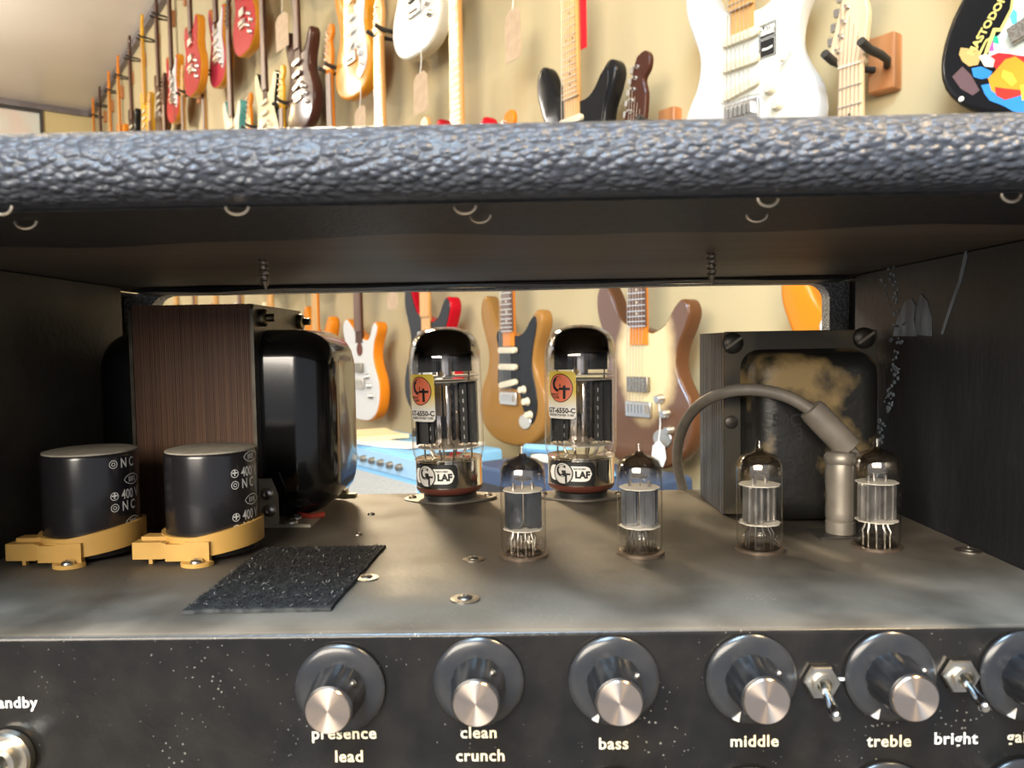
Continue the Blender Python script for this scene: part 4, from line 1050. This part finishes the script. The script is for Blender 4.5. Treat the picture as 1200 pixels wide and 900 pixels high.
# worn guitar: brown edges, cream worn top
def worn_top():
    m = bpy.data.materials.new('worn_cream_burst'); m.use_nodes = True
    N = m.node_tree.nodes; L = m.node_tree.links; b = N['Principled BSDF']
    tc = N.new('ShaderNodeTexCoord'); n = N.new('ShaderNodeTexNoise'); n.inputs['Scale'].default_value = 9; n.inputs['Detail'].default_value = 4; L.new(tc.outputs['Object'], n.inputs['Vector'])
    sx = N.new('ShaderNodeSeparateXYZ'); L.new(tc.outputs['Object'], sx.inputs[0])
    # distance from the body's middle drives cream to brown
    mp = N.new('ShaderNodeMapping'); mp.inputs['Location'].default_value = (-.018, 0, -.165); mp.inputs['Scale'].default_value = (1.0, 0, .62)
    L.new(tc.outputs['Object'], mp.inputs[0]); ln = N.new('ShaderNodeVectorMath'); ln.operation = 'LENGTH'; L.new(mp.outputs[0], ln.inputs[0])
    a = N.new('ShaderNodeMath'); a.operation = 'MULTIPLY_ADD'; a.inputs[1].default_value = .06; L.new(n.outputs['Fac'], a.inputs[0]); L.new(ln.outputs['Value'], a.inputs[2])
    cr = N.new('ShaderNodeValToRGB'); e = cr.color_ramp.elements; e[0].position = .100; e[0].color = (.62, .50, .27, 1); e[1].position = .134; e[1].color = (.11, .048, .022, 1)
    e2 = cr.color_ramp.elements.new(.115); e2.color = (.46, .33, .16, 1)
    L.new(a.outputs[0], cr.inputs[0]); L.new(cr.outputs[0], b.inputs['Base Color']); b.inputs['Roughness'].default_value = .3; b.inputs['Coat Weight'].default_value = .3
    MATS['worn'] = m; return m
guitar(758, 450, -.288, 'worn cream and brown sunburst guitar with a white price tag', body=worn_top(), edge='burst', board='rose', neck='orange', head='brown', pk='one', knobs='none', hlabel='wooden hanger block with black prongs holding the brown headstock', zsc=.95)
guitar(605, 435, -.285, 'gold guitar with black pickguard and cream pickups', body='gold', pg='black', board='rose', neck='orange', hang=False, zsc=.945)
guitar(507, 400, -.245, 'black guitar with red edge partly behind the left power valve', body='black', edge='red', board='maple', neck='maple', hang=False, lvl=1, knobs='none')
g_wh = guitar(428, 420, -.280, 'white topped guitar with orange sides and small sound hole', kind='tele', body='white', edge='orange', board='rose', neck='brown', hang=False, lvl=1, knobs='none', pk='one')
shh = MB(); shh.lathe([(.026, 0), (.026, .0008)], 28, Matrix.Translation((0, -.0222, .275)) @ MY); shh.build('sound_hole', gm('tort'), g_wh)
guitar(377, 400, -.27, 'amber guitar just right of the big transformer top', body='orange', board='maple', neck='orange', hang=False, lvl=0)
for k, (c, w_) in enumerate([('cream', 'cream'), ('white', 'white'), ('red', 'red'), ('blue', 'blue'), ('ivory', 'ivory'), ('burst', 'brown sunburst'), ('yellow', 'yellow')]):
    s = -1.92 - k * .46; p = on_wall(s, 0, .13)
    d = CM.transposed() @ p; u_, v_ = 600 + F * d.x / -d.z, 450 - F * d.y / -d.z
    guitar(u_, v_, -.22 + .02 * (k % 3), '%s guitar glimpsed over the brown transformer core through the back opening' % w_, body=c, pg='white' if k % 2 else None, board=('maple', 'rose')[k % 2], neck='maple', hang=False, lvl=0, group='lower row beyond the transformer')
# second row
art = guitar(1246, 100, .322, 'black guitar painted with a colourful figure and gold lettering', body='black', board='rose', neck='maple', lvl=1, pk='hum', hang=False, knobs='none')
gw = guitar(879, 90, .307, 'white guitar with white pickguard, maple fretboard and a black sticker', body='white', pg='mint', board='maple', neck='maple', knobs='ivory', hang=False)
guitar(679, 90, .268, 'black guitar with black pickguard and maple neck', body='black', pg='black', board='maple', neck='maple', knobs='ivory', hang=False)
guitar(545, 140, .262, 'red guitar with maple neck whose horns just clear the amplifier top', body='red', pg='white', board='maple', neck='maple', hang=False)
guitar(452, 60, .29, 'guitar with golden maple headstock hanging beside the butterscotch body', body='natural', pg='black', board='maple', neck='maple', hlabel='black prongs under the golden maple headstock')
guitar(393, 100, .29, 'red guitar with orange headstock below the butterscotch guitar', body='red', board='rose', neck='orange', hlabel='black prongs under the orange headstock of the red guitar', lvl=1)
guitar(336, 120, .29, 'guitar with slim orange headstock between the cream and brown guitars', body='black', board='rose', neck='yellow', hlabel='black prongs under the slim orange headstock', lvl=1)
guitar(297, 120, .29, 'guitar with amber headstock left of the cream and black guitar', body='brown', board='rose', neck='orange', lvl=1, hlabel=None, hgroup=NH)
# third row
guitar(612, -40, 1.10, 'upper guitar above the black one, only its lowest edge and tag near the frame', body='ivory', board='rose', neck='maple', hang=False, lvl=1)
gw2 = guitar(494, 30, .955, 'pearl white guitar bottom with black emblem at the top edge', kind='tele', body='white', edge='ivory', board='rose', neck='maple', hang=False, lvl=1, knobs='none')
guitar(419, 60, .945, 'butterscotch guitar with white pickguard hanging below the ceiling edge', body='butter', pg='white', board='maple', neck='maple', knobs='white', hang=False)
guitar(356, 100, .945, 'dark brown guitar with rosewood neck between orange headstocks', body='brown', board='rose', neck='brown', knobs='none', hang=False, lvl=1, edge=None)
guitar(316, 100, .885, 'cream guitar with black sides and rosewood neck', body='cream', edge='black', board='rose', neck='brown', hang=False, lvl=1)
guitar(276, 130, .89, 'ivory guitar with dark green side low in the display', body='ivory', edge='teal', board='rose', neck='brown', hang=False, lvl=1)
for u_, c, w_ in ((244, 'natural', 'natural wood'), (219, 'cream', 'pale cream'), (197, 'black', 'black'), (179, 'butter', 'amber')):
    guitar(u_, 130, .80, '%s guitar under the red row, mostly hidden by the amplifier' % w_, body=c, board='rose', neck='maple' if c != 'black' else 'brown', hang=u_ > 200, lvl=0, hgroup=NH, d=0 if u_ > 200 else .055)
# top row
guitar(325, 8, 1.565, 'light blue guitar, only its rounded end at the top edge', kind='semi', body='blue', board='rose', neck='brown', hang=False, lvl=1, d=.07)
guitar(291, 40, 1.49, 'red semi-hollow guitar, rightmost of the four red ones', kind='semi', body='red', edge='butter', board='rose', neck='brown', pk='hum', hang=False, lvl=1, knobs='none')
guitar(259, 60, 1.455, 'red guitar with silver pickguard, second of the four from the right', kind='strat', body='pink', edge='butter', pg='white', board='rose', neck='brown', hang=False, lvl=1, knobs='none')
guitar(230, 90, 1.465, 'deep red semi-hollow guitar, third of the four from the right', kind='semi', body='red', edge='butter', board='rose', neck='brown', pk='hum', hang=False, lvl=1, knobs='none', d=.07)
guitar(206, 100, 1.50, 'red guitar with white pickguard, leftmost of the four red ones', kind='strat', body='red', edge='butter', pg='white', board='rose', neck='brown', hang=True, lvl=1, knobs='none', hgroup=NH)
for u_, v_, c, n_, w_ in ((188, 50, 'burst', 'brown', 'brown sunburst guitar with dark neck left of the red guitars'), (171, 70, 'yellow', 'yellow', 'yellow guitar with golden neck near the far end of the wall'), (156, 90, 'black', 'brown', 'black guitar with dark neck near the far end of the wall'),
                         (142, 105, 'orange', 'orange', 'orange guitar with orange neck near the far end of the wall'), (131, 120, 'natural', 'orange', 'natural guitar two places from the far corner'), (120, 130, 'red', 'brown', 'dark red guitar next to the far corner'), (112, 140, 'butter', 'orange', 'amber guitar hanging in the far corner')):
    guitar(u_, v_, 1.49, w_, body=c, board='rose' if n_ == 'brown' else 'maple', neck=n_, lvl=0, hgroup=NH)

# emblem on the pearl white guitar
eb = MB()
for k in range(3): eb.prism([(-.045 + k * .006, .148 + k * .016), (.000 + k * .006, .162 + k * .016), (.002 + k * .006, .172 + k * .016), (-.043 + k * .006, .158 + k * .016)], -.0229, -.0219)
eb.prism([(.060, .150), (.078, .140), (.066, .172)], -.0229, -.0219)
eb.build('emblem', gm('black'), gw2, smooth=None)
# sticker on the white guitar
def loc_of(t, u, v, off):
    M = Matrix.Translation(t.location - Vector((0, 0, Z0))) @ Matrix.Rotation(t.rotation_euler.z, 4, 'Z')
    p = wall(u, v, -off if False else off); return M.inverted() @ p
a = loc_of(gw, 889, 52, .0255); b = loc_of(gw, 909, 44, .0255)
x0, x1 = a.x, b.x; zt, zb_ = loc_of(gw, 899, 27, .0255).z, loc_of(gw, 899, 67, .0255).z
stk = MB().box(x0, x1, -.0252, -.0246, zb_, zt).build('black_sticker', M_black_pl, gw, smooth=None)
xm = (x0 + x1) / 2; hh_ = zt - zb_
text_flat('PLAYER', .0105, xm, -.0254, zt - hh_ * .14, M_printw, stk, .0004); text_flat('SERIES', .0105, xm, -.0254, zt - hh_ * .27, M_printw, stk, .0004)
fr_ = MB()
for q0, q1 in ((.03, .42), (.46, .97)):
    za, zc_ = zt - hh_ * q0, zt - hh_ * q1; e = .0006; i_ = .0022
    fr_.box(x0 + i_, x1 - i_, -.0254, -.0252, za - e, za); fr_.box(x0 + i_, x1 - i_, -.0254, -.0252, zc_, zc_ + e); fr_.box(x0 + i_, x0 + i_ + e, -.0254, -.0252, zc_, za); fr_.box(x1 - i_ - e, x1 - i_, -.0254, -.0252, zc_, za)
fr_.build('sticker_border', M_printw, stk, smooth=None)
MB().prism([(xm - .012, zt - hh_ * .76), (xm - .010, zt - hh_ * .70), (xm, zt - hh_ * .72), (xm + .012, zt - hh_ * .69), (xm + .011, zt - hh_ * .75), (xm, zt - hh_ * .78)], -.0254, -.0252).build('sticker_mark', M_printw, stk, smooth=None)
sq = MB(); sq.tube([(.118, -.026, .235), (.100, -.040, .215)], .0016, 8); sq.lathe([(.005, 0), (.004, .008), (.001, .009)], 12, Matrix.Translation((.098, -.036, .215)) @ MY)
sq.build('selector_switch', M_ivory, gw)

# painted guitar
def artpoly(px_, dy, m, name='painted_patch'):
    P = [loc_of(art, u, v, .0222) for u, v in px_]
    MB().prism([(p.x, p.z) for p in P], -.0226 - dy, -.0218).build(name, m, art, smooth=None)
def col(n_, c): return mat('paint_' + n_, c, .3, coat=.3)
M_gold = col('gold', (.66, .55, .16))
artpoly([(1158, 66), (1163, 48), (1172, 40), (1180, 26), (1186, 10), (1189, -4), (1194, -4), (1240, -4), (1240, 110), (1200, 96), (1170, 80)], 0, col('pale', (.62, .70, .66)), 'painted_ground')
artpoly([(1147, 62), (1155, 47), (1160, 44), (1164, 33), (1172, 33), (1178, 22), (1184, 10), (1186, -6), (1189, -6), (1187, 12), (1180, 26), (1174, 37), (1167, 37), (1163, 48), (1158, 62), (1153, 64), (1159, 46), (1156, 49), (1149, 64)], .0004, M_gold, 'gold_edging')
artpoly([(1163, 40), (1170, 44), (1171, 52), (1164, 50)], .0003, col('green', (.02, .38, .22)))
artpoly([(1184, 8), (1192, 14), (1192, 30), (1186, 28), (1183, 18)], .0003, col('aqua', (.10, .55, .60)))
artpoly([(1159, 44), (1164, 46), (1165, 60), (1159, 60)], .0003, col('violet', (.35, .08, .30)))
artpoly([(1160, 66), (1170, 62), (1182, 63), (1194, 65), (1202, 66), (1202, 82), (1190, 84), (1176, 86), (1166, 80)], .0003, col('crimson', (.45, .02, .02)))
artpoly([(1158, 92), (1166, 84), (1178, 70), (1190, 66), (1204, 76), (1204, 100), (1190, 112), (1174, 114), (1162, 106)], .0005, col('tangerine', (.80, .28, .02)))
artpoly([(1176, 82), (1186, 86), (1192, 96), (1186, 101), (1180, 96), (1174, 90)], .0007, col('saffron', (.82, .58, .05)))
artpoly([(1126, 56), (1146, 58), (1150, 66), (1146, 76), (1136, 78), (1128, 72), (1124, 64)], .0003, col('straw', (.48, .33, .12)))
artpoly([(1147, 66), (1156, 63), (1166, 70), (1164, 79), (1154, 78)], .0005, col('bone', (.62, .56, .46)))
artpoly([(1139, 80), (1150, 78), (1163, 84), (1160, 91), (1150, 93), (1141, 90)], .0005, col('azure', (.03, .22, .62)))
artpoly([(1150, 100), (1160, 98), (1166, 108), (1178, 114), (1192, 110), (1206, 100), (1206, 134), (1190, 132), (1176, 124), (1160, 118), (1154, 110)], .0004, col('azure', (.03, .22, .62)))
artpoly([(1166, 102), (1180, 104), (1200, 106), (1196, 112), (1178, 117), (1168, 112)], .0008, col('scarlet', (.70, .03, .02)))
artpoly([(1196, 100), (1206, 98), (1206, 116), (1198, 118)], .0009, col('saffron', (.82, .58, .05)))
artpoly([(1116, 90), (1128, 78), (1138, 88), (1148, 106), (1140, 112), (1126, 104)], .0002, col('mauve_brown', (.12, .07, .075)))
a = loc_of(art, 1143, 54, .023); b = loc_of(art, 1172, 4, .023); ang = math.atan2(b.z - a.z, b.x - a.x)
text_flat('MASTODON', .0155, (a.x + b.x) / 2, -.0231, (a.z + b.z) / 2, M_gold, art, .0005, rot=ang, spacing=1.0)
pm_ = loc_of(art, 1126, 116, .023); MB().lathe([(.0042, 0), (.003, .002)], 14, Matrix.Translation((pm_.x, -.022, pm_.z)) @ MY).build('pickguard_screw', M_printw, art)
h_ = loc_of(art, 1186, 40, .023); o = link('humbucker_ring', CACHE['humbucker'], M_dull, art, (h_.x + .02, -.004, h_.z)); o.scale = (.6, 1, .7); o.rotation_euler = (0, R(-20), 0)

# price tags
M_tag = mat('buff_tag_card', (.46, .33, .21), .7, col2=(.40, .28, .18), scale=30)
M_tagw = mat('white_tag_card', (.82, .82, .80), .6)
def tagcard(u0, v0, u1, v1, d, label, m, cord=True, pointed=False):
    A = wall(u0, v0, d); B = wall(u1, v1, d); c = (A + B) / 2
    w_ = abs((B - A).dot(RD)) / 2; h = abs(A.z - B.z) / 2
    t = thing('price_tag', label, 'price tag', (c.x, c.y, B.z), ROTW + R(random.uniform(-6, 6)))
    poly = [(-w_, 0), (w_, 0), (w_, 2 * h * .86), (w_ * .5, 2 * h), (-w_ * .5, 2 * h), (-w_, 2 * h * .86)] if not pointed else [(-w_ * .55, 0), (w_ * .55, 0), (w_, 2 * h * .35), (w_ * .8, 2 * h * .8), (w_ * .1, 2 * h), (-w_ * .1, 2 * h), (-w_ * .8, 2 * h * .8), (-w_, 2 * h * .35)]
    MB().prism(poly, -.0005, .0005).build('card', m, t, smooth=None)
    if cord: MB().tube([(0, 0, 2 * h - .004), (.002, .004, 2 * h + .04), (-.003, .006, 2 * h + .09)], .0012, 6).build('cord', M_tagw, t)
    return t
tagcard(591, 16, 611, 66, .03, 'buff paper tag hanging left of the red strip', M_tag)
tagcard(484, 90, 502, 128, .03, 'buff paper tag below the pearl white guitar', M_tag)
tagcard(414, 130, 430, 150, .03, 'buff paper tag below the butterscotch guitar', M_tag)
tagcard(324, 22, 337, 52, .04, 'buff paper tag below the light blue guitar', M_tag)
tagcard(764, 516, 780, 548, .035, 'white pointed tag tied to the worn cream guitar', M_tagw, pointed=True)
tagcard(453, 343, 467, 362, .03, 'buff paper tag right of the white topped guitar', M_tag)
tg = tagcard(678, -20, 688, 55, .0, 'bright red ribbon strip beside the black guitar neck', mat('red_ribbon', (.70, .015, .03), .5), cord=False); tg['category'] = 'ribbon'; tg.name = 'red_ribbon'

# ------------------------------------------------------------------ amplifiers standing along the wall
def stack(u, v, w_, dep, h, label, m_body, d_front, extra):
    """box whose front top edge passes through the pixel, front d_front away from the guitar plane"""
    p = wall(u, v, d_front)
    t = thing('combo_amplifier', label, 'amplifier', (p.x, p.y, p.z - h), ROTW)
    slab(rrect(-w_ / 2, w_ / 2, 0, h, .012, 3), 0, dep, .01, 2).build('box', m_body, t)
    extra(t, w_, dep, h)
    MB().box(-w_ / 2, w_ / 2, .0, dep, -(p.z - h - FLOOR), -.0005).build('stand', M_wrap, t, smooth=None)
    return t
M_sky = mat('sky_blue_vinyl', (.16, .40, .66), .5, col2=(.22, .47, .72), scale=300, bump=.3, bscale=500)
M_navy = mat('navy_vinyl', (.03, .06, .13), .5, bump=.3, bscale=500)
M_grl = mat('silver_grille_cloth', (.50, .50, .47), .8, col2=(.36, .37, .36), scale=500, lo=.4, hi=.6, stretch=(1, 1, .3))
def ex1(t, w_, dep, h):
    MB().box(-w_ / 2 + .03, w_ / 2 - .03, -.004, .002, .03, h - .075).build('grille_cloth', M_grl, t, smooth=None)
    MB().box(-w_ / 2 + .02, w_ / 2 - .02, -.006, .004, h - .060, h - .012).build('control_panel', mat('pale_blue_panel', (.30, .50, .70), .35), t, smooth=None)
    for k in range(9): MB().lathe([(.010, 0), (.009, .014), (.007, .015)], 16, Matrix.Translation((-w_ / 2 + .10 + k * (w_ - .2) / 8, -.006, h - .036)) @ MY).build('control_knob', M_dull, t)
    MB().tube([(-.10, dep * .82, h), (-.09, dep * .82, h + .02), (.09, dep * .82, h + .02), (.10, dep * .82, h)], .008, 8).build('handle', M_black_pl, t)
ca = stack(430, 522, .62, .25, .45, 'sky blue combo amplifier with silver grille against the wall', M_sky, .36, ex1)
def ex2(t, w_, dep, h):
    MB().box(-w_ / 2 + .03, w_ / 2 - .03, -.004, .002, .03, h - .04).build('grille_cloth', mat('dark_grille', (.03, .03, .035), .9), t, smooth=None)
    MB().tube([(-.14, dep * .4, h), (-.12, dep * .35, h + .035), (.02, dep * .3, h + .045), (.13, dep * .4, h + .02), (.14, dep * .4, h)], .011, 10).build('handle', M_sky, t)
cb2 = stack(622, 556, .46, .24, .40, 'navy cabinet with light blue handle right of the left power valve', M_navy, .34, ex2)
def sheet(t, x, y, rz, w_, d_, h, m, label, name='paper_sheet', cat='paper', th=.002):
    M = Matrix.Translation(t.location) @ Matrix.Rotation(ROTW, 4, 'Z'); p = M @ Vector((x, y, h)); p.z -= Z0
    mb = MB(); n_ = 6
    rings = []
    for i in range(n_ + 1):
        xx = -w_ / 2 + w_ * i / n_; zz = .004 * (xx / w_) ** 2 * 4
        rings.append([(xx, -d_ / 2, zz), (xx, d_ / 2, zz), (xx, d_ / 2, zz + th), (xx, -d_ / 2, zz + th)])
    o = mb.loft(rings).build(name, m, None, p, smooth=None); o.rotation_euler = (0, 0, ROTW + R(rz)); tag(o, label, cat, None)
M_pap = mat('paper', (.80, .77, .70), .7)
sheet(ca, .02, .06, 12, .30, .11, .4503, M_pap, 'white paper sheet on the sky blue amplifier front edge')
sheet(ca, -.16, .10, -8, .21, .15, .4503, mat('buff_paper', (.74, .60, .34), .7), 'buff card on the far end of the sky blue amplifier', th=.012)
sheet(ca, .20, .15, 30, .16, .10, .4503, M_pap, 'white paper scrap on the sky blue amplifier near the power valve', th=.008)
sheet(cb2, -.10, .17, 6, .18, .09, .4003, M_pap, 'white paper sheet on the navy cabinet')
